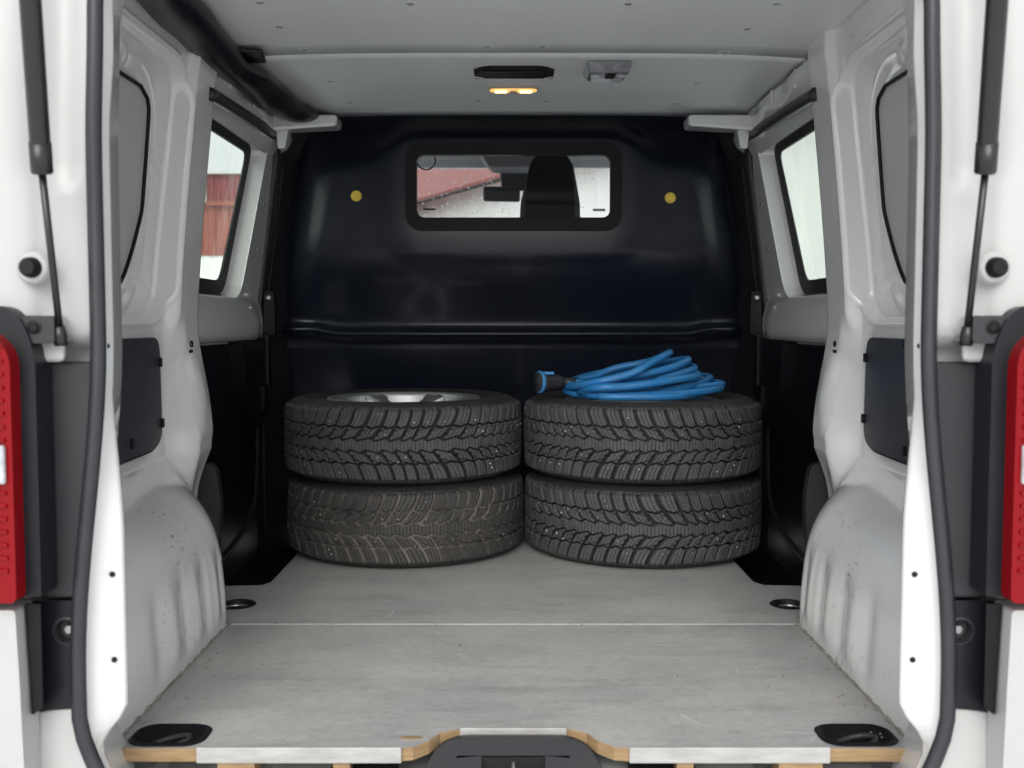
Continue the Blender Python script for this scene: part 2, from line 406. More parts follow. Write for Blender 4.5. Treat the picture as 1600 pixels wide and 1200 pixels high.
# ---------------------------------------------------------------- ground and surroundings
GZ = -.62
g = add_obj('ground', mesh([(-600, -600, GZ), (600, -600, GZ), (600, 600, GZ), (-600, 600, GZ)], [(0, 1, 2, 3)]), M['ground']); g['kind'] = 'structure'

def corrugated(name, A, B, z0, z1, m, parent, amp=.03, per=.25, step=None):
    A = Vector(A); B = Vector(B); d = (B-A); L = d.length; d.normalize(); nrm = Vector((d.y, -d.x)); n = max(2, int(L/per))
    P = []
    for i in range(n):
        for (t, o) in ((0, 0), (.35, 0), (.45, 1), (.9, 1)):
            q = A+d*(L*(i+t)/n)+nrm*amp*o; P.append([(q.x, q.y, z0), (q.x, q.y, z1)])
    q = B; P.append([(q.x, q.y, z0), (q.x, q.y, z1)])
    return add_obj(name, grid(np.array(P)), m, parent)
# red warehouse seen through the left side window
rw = empty('warehouse', (-10, 21, GZ), 'red clad warehouse with white base beyond the left side window', 'building')
corrugated('base_wall', (-22, 21), (-4.6, 21), GZ, EYE+21*.0655, M['white_wall'], rw, .01, 1.2)
corrugated('lower_cladding', (-22, 20.96), (-4.6, 20.96), EYE+21*.0655, EYE+21*.115, M['rust_clad'], rw, .03, .28)
corrugated('upper_cladding', (-22, 20.9), (-4.6, 20.9), EYE+21*.115, EYE+21*.143, M['red_clad'], rw, .03, .28)
box('eaves_trim', (-13.3, 20.8, EYE+21*.1435), (8.8, .06, .02), M['sill'], rw)
box('ledge', (-13.3, 20.88, EYE+21*.115), (8.75, .07, .045), M['rust_clad'], rw)
for xx in (-6.25, -10.6): box('downpipe', (xx, 20.80, EYE+21*.129), (.09, .06, 21*.0135), M['white_wall'], rw)
hexa('rear_wall', [(-22, 21.1, GZ), (-4.65, 21.1, GZ), (-4.65, 30, GZ), (-22, 30, GZ), (-22, 21.1, 3.5), (-4.65, 21.1, 3.5), (-4.65, 30, 3.5), (-22, 30, 3.5)], M['red_clad'], rw)
# white house with a red roof ahead, seen through the cab
wh = empty('house', (-.5, 22, GZ), 'white walled building with red sheet roof beyond the windscreen and right side window', 'building')
A2, B2 = Vector((-9.0, 38.8)), Vector((6.4, 8.4)); dd = (B2-A2).normalized(); nn = Vector((-dd.y, dd.x))
if nn.y < 0: nn = -nn
ez = EYE+2.95
corrugated('wall', A2, B2, GZ, ez, M['white_wall'], wh, .012, 1.1)
C1, C2 = A2-dd*.3, B2+dd*.3
ov = nn*-.35; rd = nn*7
def p3(v, z): return (v.x, v.y, z)
slope = .62
hexa('roof', [p3(C1+ov, ez-.1), p3(C2+ov, ez-.1), p3(C2+rd, ez-.1+7.35*slope), p3(C1+rd, ez-.1+7.35*slope),
              p3(C1+ov, ez+.02), p3(C2+ov, ez+.02), p3(C2+rd, ez+.02+7.35*slope), p3(C1+rd, ez+.02+7.35*slope)], M['red_roof'], wh)
tube('gutter', [p3(C1+ov*1.2, ez-.1), p3(C2+ov*1.2, ez-.1)], .04, M['dgrey'], wh, 8)
for t in (.30, .62, .8):
    q = A2.lerp(B2, t)-nn*.08; tube('downpipe', [p3(q, GZ), p3(q, ez-.1)], .06, M['white_wall'], wh, 8)
# ---------------------------------------------------------------- the van
VAN = empty('cargo_van', (0, 2.4, GZ), 'white cargo van seen into its open load space, black bulkhead, grey floor', 'van')
CZ = 1.29                                     # ceiling height above the load floor

# ---- load floor: two worn boards with real cut-outs for the tie-down cups
def fl(u, v, w): return (u, v, -w)
CUT = [(-.60, 1.487), (-.175, 1.487), (-.15, 1.492), (-.128, 1.515), (-.113, 1.545), (-.085, 1.560), (.085, 1.560), (.113, 1.545), (.128, 1.515), (.15, 1.492), (.175, 1.487), (.60, 1.487)]
rear_outer = rpoly([(-.597, 2.115), (-.597, 1.487)], 0)+CUT[1:-1]+rpoly([(.597, 1.487), (.597, 2.115)], 0)
cupL = rrect(-.525, 1.535, .052, .036, .026); cupR = rrect(.525, 1.535, .052, .036, .026)
board_r = slab('floor_board', rear_outer, [cupL, cupR], fl, .02, M['floor'], VAN, side_mat=M['ply'])
front_outer = [(-.592, 2.121), (-.63, 2.125), (-.70, 2.20), (-.712, 2.43), (-.606, 2.438), (-.588, 2.47), (-.588, 3.34),
               (.588, 3.34), (.588, 2.47), (.606, 2.438), (.712, 2.43), (.70, 2.20), (.63, 2.125), (.592, 2.121)]
def circ(cx, cy, r, n=20, ry=None): return [(cx+r*math.cos(2*math.pi*k/n), cy+(ry or r)*math.sin(2*math.pi*k/n)) for k in range(n)]
board_f = slab('floor_board', front_outer, [circ(-.618, 2.265, .036), circ(.618, 2.265, .036)], fl, .02, M['floor'], VAN, side_mat=M['ply'])
box('joint_strip', (0, 2.118, -.005), (.592, .0026, .0060), M['sill'], board_f, bevel=.001)
# aluminium edge strips along the tail end, with the bare plywood left showing at the corners
for x0, x1, y in ((-.47, -.166, 1.4845), (.172, .47, 1.4845), (-.083, .083, 1.5575)):
    box('edge_strip', ((x0+x1)/2, y, -.0085), ((x1-x0)/2, .0032, .0120), M['alu'], board_r, bevel=.0012)
for x0, x1 in ((-.44, -.385), (-.268, -.243), (.243, .268), (.395, .46)):
    box('packing_block', ((x0+x1)/2, 1.508, -.036), ((x1-x0)/2, .022, .0155), M['ply'], board_r)
# knot of filler in the board
slab('filler_patch', circ(-.155, 1.525, .018, 16, .006), [], lambda u, v, w: (u, v, .0012-w), .002, M['ply'], board_r)
def screw_mesh():
    return lathe_vf([(0, .0004), (.0035, .0004), (.0042, .0014), (.0075, .0014), (.0085, 0)], 12)
for s in (-1, 1):
    # square cup at the tail
    lp = rrect(s*.525, 1.535, .052, .036, .026); lp2 = rrect(s*.525, 1.535, .059, .043, .030); lp3 = rrect(s*.525, 1.535, .040, .026, .018)
    V = [(u, v, .001) for u, v in lp2]+[(u, v, .0045) for u, v in lp]+[(u, v, -.026) for u, v in lp3]; n = len(lp)
    F = [(k, (k+1) % n, n+(k+1) % n, n+k) for k in range(n)]+[(n+k, n+(k+1) % n, 2*n+(k+1) % n, 2*n+k) for k in range(n)]+[tuple(range(2*n, 3*n))]
    cup = add_obj('tie_down_cup', fix(mesh(V, F)), M['gasket'], VAN, smooth=True)
    tube('lashing_ring', spline([(s*.525+.030*math.cos(a), 1.533+.020*math.sin(a), -.010+.007*math.cos(a)) for a in np.linspace(0, 2*math.pi, 12, endpoint=False)], 4, True)+[Vector((s*.525+.030, 1.533, -.003))], .0042, M['dgrey'], cup, 8)
    lathe('bolt', [(0, .006), (.007, .006), (.008, .004), (.008, 0), (.014, -.001), (.014, -.003)], M['steel'], cup, 14, c=(s*.525-.008, 1.535, -.022))
    # round cup in the front board
    cup = lathe('tie_down_cup', [(.041, .001), (.036, .004), (.033, .002), (.027, -.018), (0, -.019)], M['gasket'], VAN, 28, c=(s*.618, 2.265, 0))
    tube('lashing_ring', [(s*.618+.022*math.cos(a), 2.265+.016*math.sin(a), -.006) for a in np.linspace(0, 2*math.pi, 22)], .003, M['steel'], cup, 8)
    lathe('bolt', [(0, .008), (.006, .008), (.007, .005), (.007, 0)], M['steel'], cup, 12, c=(s*.618, 2.268, -.018))

# ---- steel under floor, sill and latch cover at the tail
sill_P = []
for x in np.linspace(-.64, .64, 120):
    rib = .012*(1 if math.sin(x*34) > .2 else 0)
    sill_P.append([(x, 1.34, -.16), (x, 1.39, -.085), (x, 1.42, -.062-rib*.3), (x, 1.50, -.052-rib), (x, 1.60, -.053-rib), (x, 3.42, -.053-rib)])
add_obj('tail_sill', grid(np.array(sill_P)), M['sill'], VAN, smooth=False)
lc_o = [(-.165, -.085), (-.118, -.012), (-.086, -.002), (.086, -.002), (.118, -.012), (.165, -.085)]
def lc_f(u, v, w): return (u, 1.535+v*1.25+w*.9, v*1.0+.0-w*.15)
lc = slab('latch_cover', rpoly(lc_o, [.01, .04, .03, .03, .04, .01]), [rrect(0, -.036, .048, .0155, .002)], lc_f, .02, M['dgrey'], VAN, bevel=.004)
box('latch_recess', (0, 1.515, -.045), (.05, .006, .022), M['hole'], lc)
tube('striker', [(-.0, 1.492, -.060), (0, 1.478, -.045), (0, 1.492, -.022)], .0032, M['steel'], lc, 8)
box('striker_plate', (0, 1.503, -.050), (.044, .002, .005), M['steel'], lc, bevel=.001)
for sx in (-1, 1): box('sill_recess', (sx*.225, 1.495, -.044), (.05, .035, .006), M['hole'], VAN)

# ---- quarter panels: pressed steel walls with wheel arch, shelf, recess and pillar
def wall_x(z):
    return np.where(z < .6, .785, .785-.070*np.clip((z-.6)/.62, 0, 2)**1.25)
def build_side(s):
    Ys = np.concatenate([np.linspace(1.50, 2.0, 46), np.linspace(2.005, 2.26, 46), np.linspace(2.2635, 2.33, 26), np.linspace(2.334, 2.44, 26)])
    Ye = np.array([2.452, 2.462, 2.466])
    rows = []
    for Y in np.concatenate([Ys, Ye]):
        t_end = float(sst(2.02, 2.40, Y))
        x0 = .598+.148*float(sst(2.08, 2.42, Y))**1.1
        h = .300-.035*float(sst(1.85, 2.25, Y))-.03*float(sst(2.2, 2.44, Y))
        pts = []
        # arch face: quarter superellipse, then shelf, then wall
        pl = float(sst(2.285, 2.35, Y)); plu = float(sst(2.290, 2.314, Y))
        xw_low = .785-.064*pl
        hk = 1+.06*float(sst(2.0, 1.7, Y))-.06*float(sst(2.15, 2.4, Y))
        for q in np.linspace(0, 1, 16): pts.append((x0+.008*q*q, .13*hk*q))
        B = [np.array(v) for v in ((x0+.008, .13*hk), (x0+.020, .235*hk), (x0+.055*(1-t_end)+.012, .262*hk), (xw_low, .335))]
        for q in np.linspace(0, 1, 31)[1:]:
            v = (1-q)**3*B[0]+3*q*(1-q)**2*B[1]+3*q*q*(1-q)*B[2]+q**3*B[3]; pts.append((float(v[0]), float(v[1])))
        for z in np.linspace(.345, 1.235, 190):
            sh = .064+.004*float(sst(.345, .38, z))-.034*float(sst(.36, .66, z))-.012*float(np.clip((z-.62)/.55, 0, 1))
            x = float(wall_x(z))-sh*(pl+(plu-pl)*float(sst(.58, .66, z)))
            if z < .40: x -= .006*(1-(z-.345)/.055)*0
            pts.append((x, z))
        for q in np.linspace(.12, 1, 8):
            pts.append((pts[-1][0]*1.0-.0, 1.235+(CZ-.012-1.235)*q))
        A = np.array(pts)
        X, Z = A[:, 0].copy(), A[:, 1].copy()
        # recess of the upper panel and the flange round the blanked window
        dr = sd_rr(np.full_like(Z, Y), Z, 1.78, .916, .52, .282, .085)
        X += .030*sst(.007, -.007, dr)
        X -= .0055*np.exp(-((dr-.006)/.0055)**2)
        db = sd_rr(np.full_like(Z, Y), Z, 1.76, .905, .445, .235, .12)
        X += .008*sst(.006, -.012, db)*0+.010*sst(.03, -.01, db)
        # pressed bead across the pillar, stiffening dents in the recess
        for (yb, zb, ly, lz, am) in ((2.22, .99, .05, .008, .006), (2.20, .73, .05, .012, .008), (2.0, 1.155, .03, .02, -.008)):
            X += am*np.exp(-((Y-yb)/ly)**2-((Z-zb+.25*(Y-yb))/lz)**2)
        # vertical pressings in the arch face
        fz = .48*sst(.010, .05, Z)*sst(.20, .115, Z)
        for yb, wd, am in ((1.72, .030, .013), (1.86, .022, .014), (1.985, .018, .013), (2.09, .014, .010)):
            X += am*math.exp(-((Y-yb)/wd)**2)*fz
        for yb, wd, am in ((1.79, .022, .008), (1.925, .018, .009), (2.045, .014, .007)):
            X -= am*math.exp(-((Y-yb)/wd)**2)*fz
        # trough beside the pillar foot
        X += .018*math.exp(-((Y-2.335)/.028)**2)*sst(.36, .42, Z)*sst(.60, .54, Z)
        X -= .004*math.exp(-((Y-2.40)/.03)**2)*sst(.40, .46, Z)*sst(.58, .50, Z)
        # shoulder swelling where the pillar runs into the arch
        if Y > 2.445:
            q = (Y-2.44)/.026; X = X+.0+.16*q**2.2
        rows.append(np.stack([s*X, np.full_like(X, min(Y, 2.466)), Z], 1))
    P = np.array(rows)
    me = grid(P, flip=(s > 0))
    return add_obj('quarter_panel', me, M['paint'], VAN, smooth=True)
def disc(name, c, r, axis, m, parent, th=.003, n=16):
    return lathe(name, [(0, th), (r*.8, th), (r, th*.4), (r, 0)], m, parent, n, axis, c)
for s in (-1, 1):
    qp = build_side(s)
    # blanked rear window: grey sheet in a black rubber edge
    bl = rpoly([(1.505, .70), (2.03, .70), (2.128, .86), (2.118, 1.115), (1.505, 1.115)], [.0, .12, .12, .06, 0], 9)
    def wf(u, v, w, o=.0): return (s*(float(wall_x(np.array(v)))+.026+.006+o+w), u, v)
    # subdivide sheet in height so that it follows the wall
    nz = 26; us = np.linspace(0, 1, 30); zs = np.linspace(.70, 1.115, nz); rows = []
    for z in zs:
        ym = 2.08+.11*math.sqrt(max(0, min(1, (z-.70)/.17)))**1.0 if z < .87 else 2.19-.012*(z-.87)/.245
        if z > 1.07: ym -= .06*(1-math.sqrt(max(0, 1-((z-1.07)/.0451)**2)))
        rows.append([(s*(float(wall_x(np.array(z)))+  .030+.0035-.004*math.sin(math.pi*(z-.7)/.415)), 1.505+(ym-1.505)*u, z) for u in us])
    Pb = np.array(rows)
    add_obj('window_blank', grid(Pb, flip=(s < 0)), M['grey'], qp, smooth=True)
    edge = [Pb[0, k] for k in range(12, 30)]+[Pb[k, -1] for k in range(1, nz)]+[Pb[-1, k] for k in range(28, -1, -1)]
    tube('window_seal', [(p[0]-s*.003, p[1], p[2]) for p in edge], .0042, M['gasket'], qp, 8)
    # dark hardboard liner with clips
    lo = rpoly([(1.51, .60), (2.262, .60), (2.270, .372), (2.20, .352), (1.95, .348), (1.51, .348)], [0, .035, .05, .02, 0, 0], 6)
    ln = slab('liner_panel', lo, [], lambda u, v, w: (s*(.7795+w), u, v), .005, M['liner'], qp, bevel=.0015)
    for (cy, cz_) in (((2.256, .545), (2.262, .41), (2.08, .385), (1.93, .585)) if s < 0 else ((2.258, .555), (2.264, .42), (2.02, .378), (2.03, .590))):
        box('liner_clip', (s*.7775, cy, cz_), (.0035, .006, .010), M['gasket'], qp, bevel=.001)
    sl = [(s*(.6005+.002*math.sin(k*1.9)), 1.50+.62*k/40, .0015) for k in range(41)]
    tube('seam_sealer', sl, [.0045+.0012*math.sin(k*2.3) for k in range(41)], M['sealer'], qp, 8)
    # slots and holes in the pillar
    px = .785-.034
    lathe('pillar_slot', [(0, -.002), (.006, -.002), (.008, .001), (.008, .003)], M['hole'], qp, 14, 'x', (s*(px-.006), 2.372, .583))
    box('pillar_slot', (s*(px-.004), 2.372, .566), (.004, .010, .004), M['hole'], qp, bevel=.002)
    # dark plastic foot cover at the pillar base
    fo = [(.728, .02), (.716, .12), (.712, .20), (.722, .275), (.736, .292), (.775, .284), (.79, .24), (.80, .02)]
    slab('foot_cover', rpoly([(s*u, v) for u, v in fo], .02, 4), [], lambda u, v, w: (u, 2.470+w, v), .03, M['dgrey'], VAN, bevel=.004)
    # unseen outer skin, added to block light leaks, open at the side window
    slab('light_block_skin', [(1.36, -.35), (5.2, -.35), (5.2, .60), (3.80, .60), (3.80, 1.36), (1.36, 1.36)], [rrect(3.06, .96, .58, .29, .05)], lambda u, v, w: (s*(.925-.10*max(0, (v-.6))/.76+w), u, v), .012, M['ext_white'], VAN)

# ---- tail pillars: aperture reveal, outer corner, seal
def ap_x(z):      # half width of the tail aperture at height z (seal line)
    z = np.asarray(z, float)
    return .5545+.038*sst(.62, .15, z)-.045*sst(.10, -.06, z)-.006*sst(.85, 1.05, z)-.12*np.clip((z-1.03)/.19, 0, 1)**2.4
for s in (-1, 1):
    zs = np.concatenate([np.linspace(-.09, 1.02, 60), np.linspace(1.03, 1.24, 16)])
    rows = []
    for z in zs:
        a = float(ap_x(z)); q_ = float(sst(.10, .02, z)); lx = min(a-.004, .5415+.014*float(sst(.33, .58, z))*float(sst(1.02, .82, z)))*(1-q_)+(a+.006)*q_
        rows.append([(s*.80, 1.512, z), (s*(a+.05), 1.511, z), (s*(a+.026), 1.510, z), (s*(a+.0195), 1.504, z), (s*(lx+.018), 1.45, z), (s*(lx+.002), 1.418, z), (s*lx, 1.408, z), (s*(lx+.003), 1.402, z), (s*(a-.004), 1.386, z), (s*(a+.002), 1.372, z), (s*(a+.007), 1.368, z)])
    rev = add_obj('aperture_reveal', grid(np.array(rows), flip=(s < 0)), M['paint'], VAN, smooth=True)
    for z in (1.0, .60, .285, .165):
        disc('panel_hole', (s*.5535, 1.3955, z), .0040, 'y', M['hole'], rev, -.003, 12)
    rows = []
    for z in np.linspace(-.15, 1.30, 90):
        a = float(ap_x(min(z, 1.20)))
        pad = float(sst(.012, -.012, abs(z-.86)-.010))*.0
        ch = .012*float(sst(.83, .81, z))-.045*float(sst(.612, .600, z)); cs = .05*float(sst(.612, .600, z))          # step in the gutter channel
        rows.append([(s*(a+.006), 1.370+cs*.3, z), (s*(a+.020), 1.366+cs, z), (s*(a+.030), 1.375-ch, z), (s*(a+.056), 1.372-ch, z), (s*(a+.070), 1.352-ch*.5+cs*.5, z), (s*(a+.080), 1.340+cs, z), (s*(a+.11), 1.334+cs, z), (s*.72, 1.335+cs, z), (s*.82, 1.352, z), (s*.90, 1.40, z), (s*.935, 1.50, z)])
    rp = add_obj('rear_pillar', grid(np.array(rows), flip=(s < 0)), M['ext_white'], VAN, smooth=True)
    hexa('strut_mount', [at(x, y, d) for d in (1.347, 1.372) for (x, y) in ((800+s*700, 490), (800+s*757, 490), (800+s*757, 566), (800+s*700, 566))], M['ext_white'], rp, bevel=.008)
    c = at(800+s*753, 418, 1.325)
    lathe('buffer_collar', [(0, 0), (.018, 0), (.021, .003), (.022, .012)], M['ext_white'], rp, 28, 'y', c)
    lathe('rubber_buffer', [(0, -.014), (.009, -.014), (.0125, -.010), (.0135, 0)], M['gasket'], rp, 20, 'y', c)
    # seal
    path = []
    for z in np.concatenate([np.linspace(-.075, 1.02, 40), np.linspace(1.04, 1.215, 12)]): path.append((s*(float(ap_x(z))-.001), 1.366, z))
    low = [(s*.40, 1.366, -.135), (s*.47, 1.366, -.128), (s*.515, 1.366, -.108)]
    top = [(s*.40, 1.366, 1.236), (s*.2, 1.366, 1.243), (0, 1.366, 1.245)]
    low2 = [(0, 1.366, -.13), (s*.2, 1.366, -.13)]
    tube('aperture_seal', low2+low+path+top, .0106, M['seal'], VAN, 12, (1, .9))

# ---- gas struts, tail lights and the plastic around them
def ptube(a, b, r, ns=14): return tube_vf([a, a.lerp(b, .5), b], r, ns)
for s in (-1, 1):
    T = at(800+s*763, -110, 1.18); Mid = at(800+s*737, 268, 1.275); Bt = at(800+s*707, 532, 1.335)
    strut = add_obj('gas_strut', fix(mesh(*tube_vf([T, T.lerp(Mid, .5), Mid], .0122, 18))), M['strut'], VAN, smooth=True)
    strut.data.set_sharp_from_angle(angle=R(40))
    tube('strut_collar', [Mid.lerp(T, .13), Mid, Mid.lerp(Bt, .012)], [.0132, .0132, .0118], M['strut'], strut, 18)
    tube('strut_rod', [Mid, Mid.lerp(Bt, .5), Bt.lerp(Mid, .06)], .0046, M['strut'], strut, 12)
    tube('ball_socket', [Bt.lerp(Mid, .09), Bt.lerp(Mid, .03), Bt+Vector((0, 0, -.006))], [.0065, .0085, .0085], M['strut'], strut, 14)
    tube('ball_pin', [Bt+Vector((0, .0, -.002)), Bt+Vector((0, .028, -.002))], .005, M['steel'], strut, 10)
    # tail light
    L0 = at(800+s*783, 522, 1.30); L1 = at(800+s*783, 940, 1.30)
    xin = abs(L0.x); zt = L0.z; zb = L1.z
    tl = slab('tail_light', rpoly([(s*xin, zb), (s*xin, zt-.02), (s*(xin+.035), zt+.012), (s*.84, zt+.012), (s*.84, zb)], [.01, .035, .03, 0, 0]), [], lambda u, v, w: (u, 1.290+w+.25*max(0, abs(u)-.69)**1.2, v), .04, M['red_lens'], VAN, bevel=.008)
    box('reflector', (s*(xin+.028), 1.2885, .452), (.020, .004, .025), M['clear_lens'], tl, bevel=.003)
    for zz in [q for q in np.linspace(.315, .60, 18) if abs(q-.452) > .03]: box('lens_rib', (s*(xin+.045), 1.2896, zz), (.036, .0012, .0028), M['red_lens'], tl, bevel=.0006)
    hz0 = at(800+s*733, 495, 1.30).z; xh = .6155
    slab('light_housing', rpoly([(s*xh, zb+.002), (s*xh, hz0-.05), (s*(xh+.012), hz0-.012), (s*(xh+.03), hz0+.014), (s*.85, hz0+.014), (s*.85, zb+.002)], [.004, .02, .03, .03, 0, 0]), [], lambda u, v, w: (u, 1.316+w, v), .046, M['black'], tl, bevel=.006)
    # tab with screw at the housing's top
    tz = at(800+s*750, 515, 1.31)
    tab = slab('housing_tab', rrect(tz.x, tz.z, .021, .018, .006), [], lambda u, v, w: (u, 1.322+w, v), .03, M['dgrey'], tl, bevel=.003)
    lathe('tab_screw', [(0, -.004), (.005, -.004), (.006, -.001), (.010, 0)], M['gasket'], tl, 14, 'y', (tz.x+s*.004, 1.322, tz.z+.003))
    # grey filler panel between lamp and aperture
    a = at(800+s*668, 566, 1.37); b = at(800+s*735, 935, 1.37)
    xl, xr = abs(a.x)-.012, abs(b.x)
    fp = slab('corner_filler', [(s*float(ap_x(z)), z) for z in np.linspace(b.z, a.z, 10)]+[(s*xr, a.z), (s*xr, b.z)], [], lambda u, v, w: (u, 1.368+w, v), .03, M['dgrey'], VAN, bevel=.006)
    # bracket with bolt cup under it
    b0 = at(800+s*668, 938, 1.37); b1 = at(800+s*760, 1115, 1.36)
    br = slab('bumper_bracket', [(s*float(ap_x(z)), z) for z in np.linspace(b1.z+.004, b0.z, 8)]+[(s*abs(b1.x), b0.z), (s*(abs(b1.x)-.006), b1.z)], [rrect(s*(abs(b0.x)+.026), at(0, 985, 1.37).z, .0165, .0165, .0164)], lambda u, v, w: (u, 1.368+w, v), .03, M['black'], VAN, bevel=.004)
    bc = (s*(abs(b0.x)+.026), 1.383, at(0, 985, 1.37).z)
    lathe('bolt_cup', [(.0195, -.0165), (.0165, -.0175), (.0150, 0), (0, .002)], M['dgrey'], br, 24, 'y', bc)
    lathe('bolt', [(0, -.010), (.006, -.010), (.0075, -.007), (.0075, 0)], M['steel'], br, 6, 'y', bc, smooth=False)
    hexa('bracket_lip', [at(800+s*p, y, d) for d in (1.335, 1.372) for (p, y) in ((738, 942), (764, 942), (752, 1118), (734, 1105))], M['gasket'], br, bevel=.003)
    # painted bumper corner
    e0 = at(800+s*762, 944, 1.345)
    slab('bumper_corner', rpoly([(s*abs(e0.x), e0.z), (s*.95, e0.z), (s*.95, -.30), (s*(abs(e0.x)-.0), -.10), (s*(abs(e0.x)-.004), .14)], [.006, 0, 0, .02, .01]), [], lambda u, v, w: (u, 1.315+w+.10*max(0, .10-v), v), .05, M['ext_white'], VAN, bevel=.008)
    e1 = at(800+s*672, 1118, 1.33)
    slab('bumper_step', [(s*(float(ap_x(z))+.004), z) for z in np.linspace(-.06, e1.z-.004, 10)]+[(s*.70, e1.z-.02), (s*.70, -.30), (s*.45, -.30), (s*.45, -.14)], [], lambda u, v, w: (u, 1.372+w, v), .03, M['ext_white'], VAN, bevel=.006)
# open tailgate overhead
tg = hexa('tailgate', [(-.66, 1.40, 1.37), (.66, 1.40, 1.37), (.70, .50, 2.05), (-.70, .50, 2.05), (-.76, 1.42, 1.43), (.76, 1.42, 1.43), (.70, .54, 2.10), (-.70, .54, 2.10)], M['ext_white'], VAN, bevel=.02)

# ---- sliding side doors and the door aperture
def dx(z): return .83-.085*(z-.58)/.65
for s in (-1, 1):
    df = lambda u, v, w: (s*(dx(v)+w), u, v)
    hole = rpoly([(2.50, .705), (3.065, .705), (3.195, 1.182), (2.56, 1.182)], [.05, .06, .05, .05])
    door = slab('sliding_door', [(2.43, .575), (3.285, .575), (3.285, 1.235), (2.43, 1.235)], [hole], df, .004, M['paint'], VAN)
    # reveal running out to the glass
    hole2 = rpoly([(2.51, .715), (3.05, .715), (3.180, 1.172), (2.565, 1.172)], [.05, .06, .05, .05])
    V = [df(u, v, .002) for u, v in hole]+[df(u, v, .050) for u, v in hole2]; n = len(hole)
    add_obj('window_reveal', fix(mesh(V, [(k, (k+1) % n, n+(k+1) % n, n+k) for k in range(n)])), M['paint'], door, smooth=True)
    hole3 = rpoly([(2.56, .755), (3.012, .755), (3.142, 1.146), (2.60, 1.146)], [.03, .04, .035, .03])
    big = rpoly([(2.49, .69), (3.07, .69), (3.205, 1.192), (2.55, 1.192)], [.05, .06, .05, .05])
    slab('window_gasket', big, [hole3], lambda u, v, w: (s*(dx(v)+.046+w), u, v), .010, M['gasket'], door, bevel=.002)
    slab('window_pane', rpoly([(2.54, .735), (3.03, .735), (3.16, 1.16), (2.58, 1.16)], .03), [], lambda u, v, w: (s*(dx(v)+.052+w), u, v), .0008, M['glass'], door)
    # pressed strip inside the reveal's head
    for yy in (2.68, 2.83, 2.98): disc('panel_hole', (s*(dx(1.175)+.02), yy, 1.1755), .004, 'z', M['hole'], door, -.002, 10)
    for (yy, zz) in ((3.215, 1.0), (3.205, .86)):
        disc('trim_hole', (s*(dx(zz)+.0005), yy, zz), .006, 'x', M['steel'], door, -s*.003, 12)
        disc('panel_hole', (s*(dx(zz)-.003), yy, zz), .0032, 'x', M['hole'], door, -s*.002, 10)
    # sloping inner sill under the window
    rows = []
    for y in np.linspace(2.44, 3.27, 40):
        f_ = float(sst(3.27, 3.12, y)); k_ = .028+.017*f_
        rows.append([(s*(dx(.705)-.001), y, .7055), (s*(dx(.69)-k_*.35), y, .690), (s*(dx(.65)-k_*.85), y, .650), (s*(dx(.62)-k_*1.05), y, .622), (s*(dx(.60)-k_*1.08), y, .600), (s*(dx(.58)-k_), y, .582), (s*.83, y, .575)])
    add_obj('window_sill', grid(np.array(rows), flip=(s > 0)), M['paint'], door, smooth=True)
    # black lower trim, handle housing, latch
    tp = slab('trim_panel', [(2.43, -.13), (3.285, -.13), (3.285, .572), (2.43, .572)], [], lambda u, v, w: (s*(.826+w), u, v), .012, M['black'], door, bevel=.004)
    hb = slab('handle_housing', rpoly([(2.98, .585), (3.25, .585), (3.27, .33), (3.16, .30), (3.03, .42)], [.03, .03, .02, .03, .05]), [], lambda u, v, w: (s*(.788+w), u, v), .042, M['black'], door, bevel=.010)
    slab('latch_plate', rrect(3.22, .395, .026, .04, .006), [], lambda u, v, w: (s*(.776+w), u, v), .014, M['gasket'], door, bevel=.003)
    # aperture seal: along the cant rail, round the corner and down the post
    sp = spline([(s*.700, 2.40, 1.160), (s*.716, 2.75, 1.184), (s*.729, 3.12, 1.203), (s*.739, 3.235, 1.196), (s*.750, 3.275, 1.150), (s*.772, 3.29, 1.02), (s*.812, 3.295, .70), (s*.828, 3.295, .40), (s*.832, 3.285, .16), (s*.832, 3.22, .04), (s*.832, 2.95, -.03), (s*.832, 2.5, -.05)], 8)
    tube('door_seal', sp, .0155, M['seal'], VAN, 10)
    # black post trim between seal and bulkhead, with an edge bead
    rows = []
    for z in np.linspace(-.12, 1.25, 40):
        o = dx(z) if z > .58 else .832
        rows.append([(s*(o+.03), 3.285, z), (s*(o-.004), 3.312, z), (s*(o-.014), 3.318, z), (s*(o-.022), 3.335, z), (s*(o-.05), 3.36, z), (s*(o-.10), 3.42, z)])
    add_obj('post_trim', grid(np.array(rows), flip=(s > 0)), M['black'], VAN, smooth=True)
    tube('trim_bead', [(s*((dx(z) if z > .58 else .832)-.020), 3.325, z) for z in np.linspace(-.05, 1.16, 24)], .0035, M['dgrey'], VAN, 8)
    c = at(800+(s*384), 465, 3.25)
    lathe('post_screw', [(0, -.010), (.006, -.009), (.010, -.004), (.0105, 0)], M['alloy'], VAN, 18, 'y', (c.x, 3.275, c.z))
    slab('post_tab', rpoly([(c.x-.018, c.z-.12), (c.x+.018, c.z-.12), (c.x+.016, c.z+.022), (c.x-.016, c.z+.022)], .014), [], lambda u, v, w: (u, 3.278+w, v), .03, M['black'], VAN, bevel=.003)
    box('post_bracket', (s*.800, 3.285, .50), (.022, .02, .10), M['black'], VAN, bevel=.006)
    # stepwell below the door: moulded black tray
    rows = []
    for y in np.linspace(2.40, 3.40, 20):
        rows.append([(s*.590, y, -.02), (s*.596, y, -.10), (s*.61, y, -.115), (s*.80, y, -.118), (s*.86, y, -.10), (s*.86, y, .0)])
    add_obj('step_tray', grid(np.array(rows), flip=(s > 0)), M['black'], VAN, smooth=False)
    # cant rail: pressed white steel between door head and ceiling
    rows = []
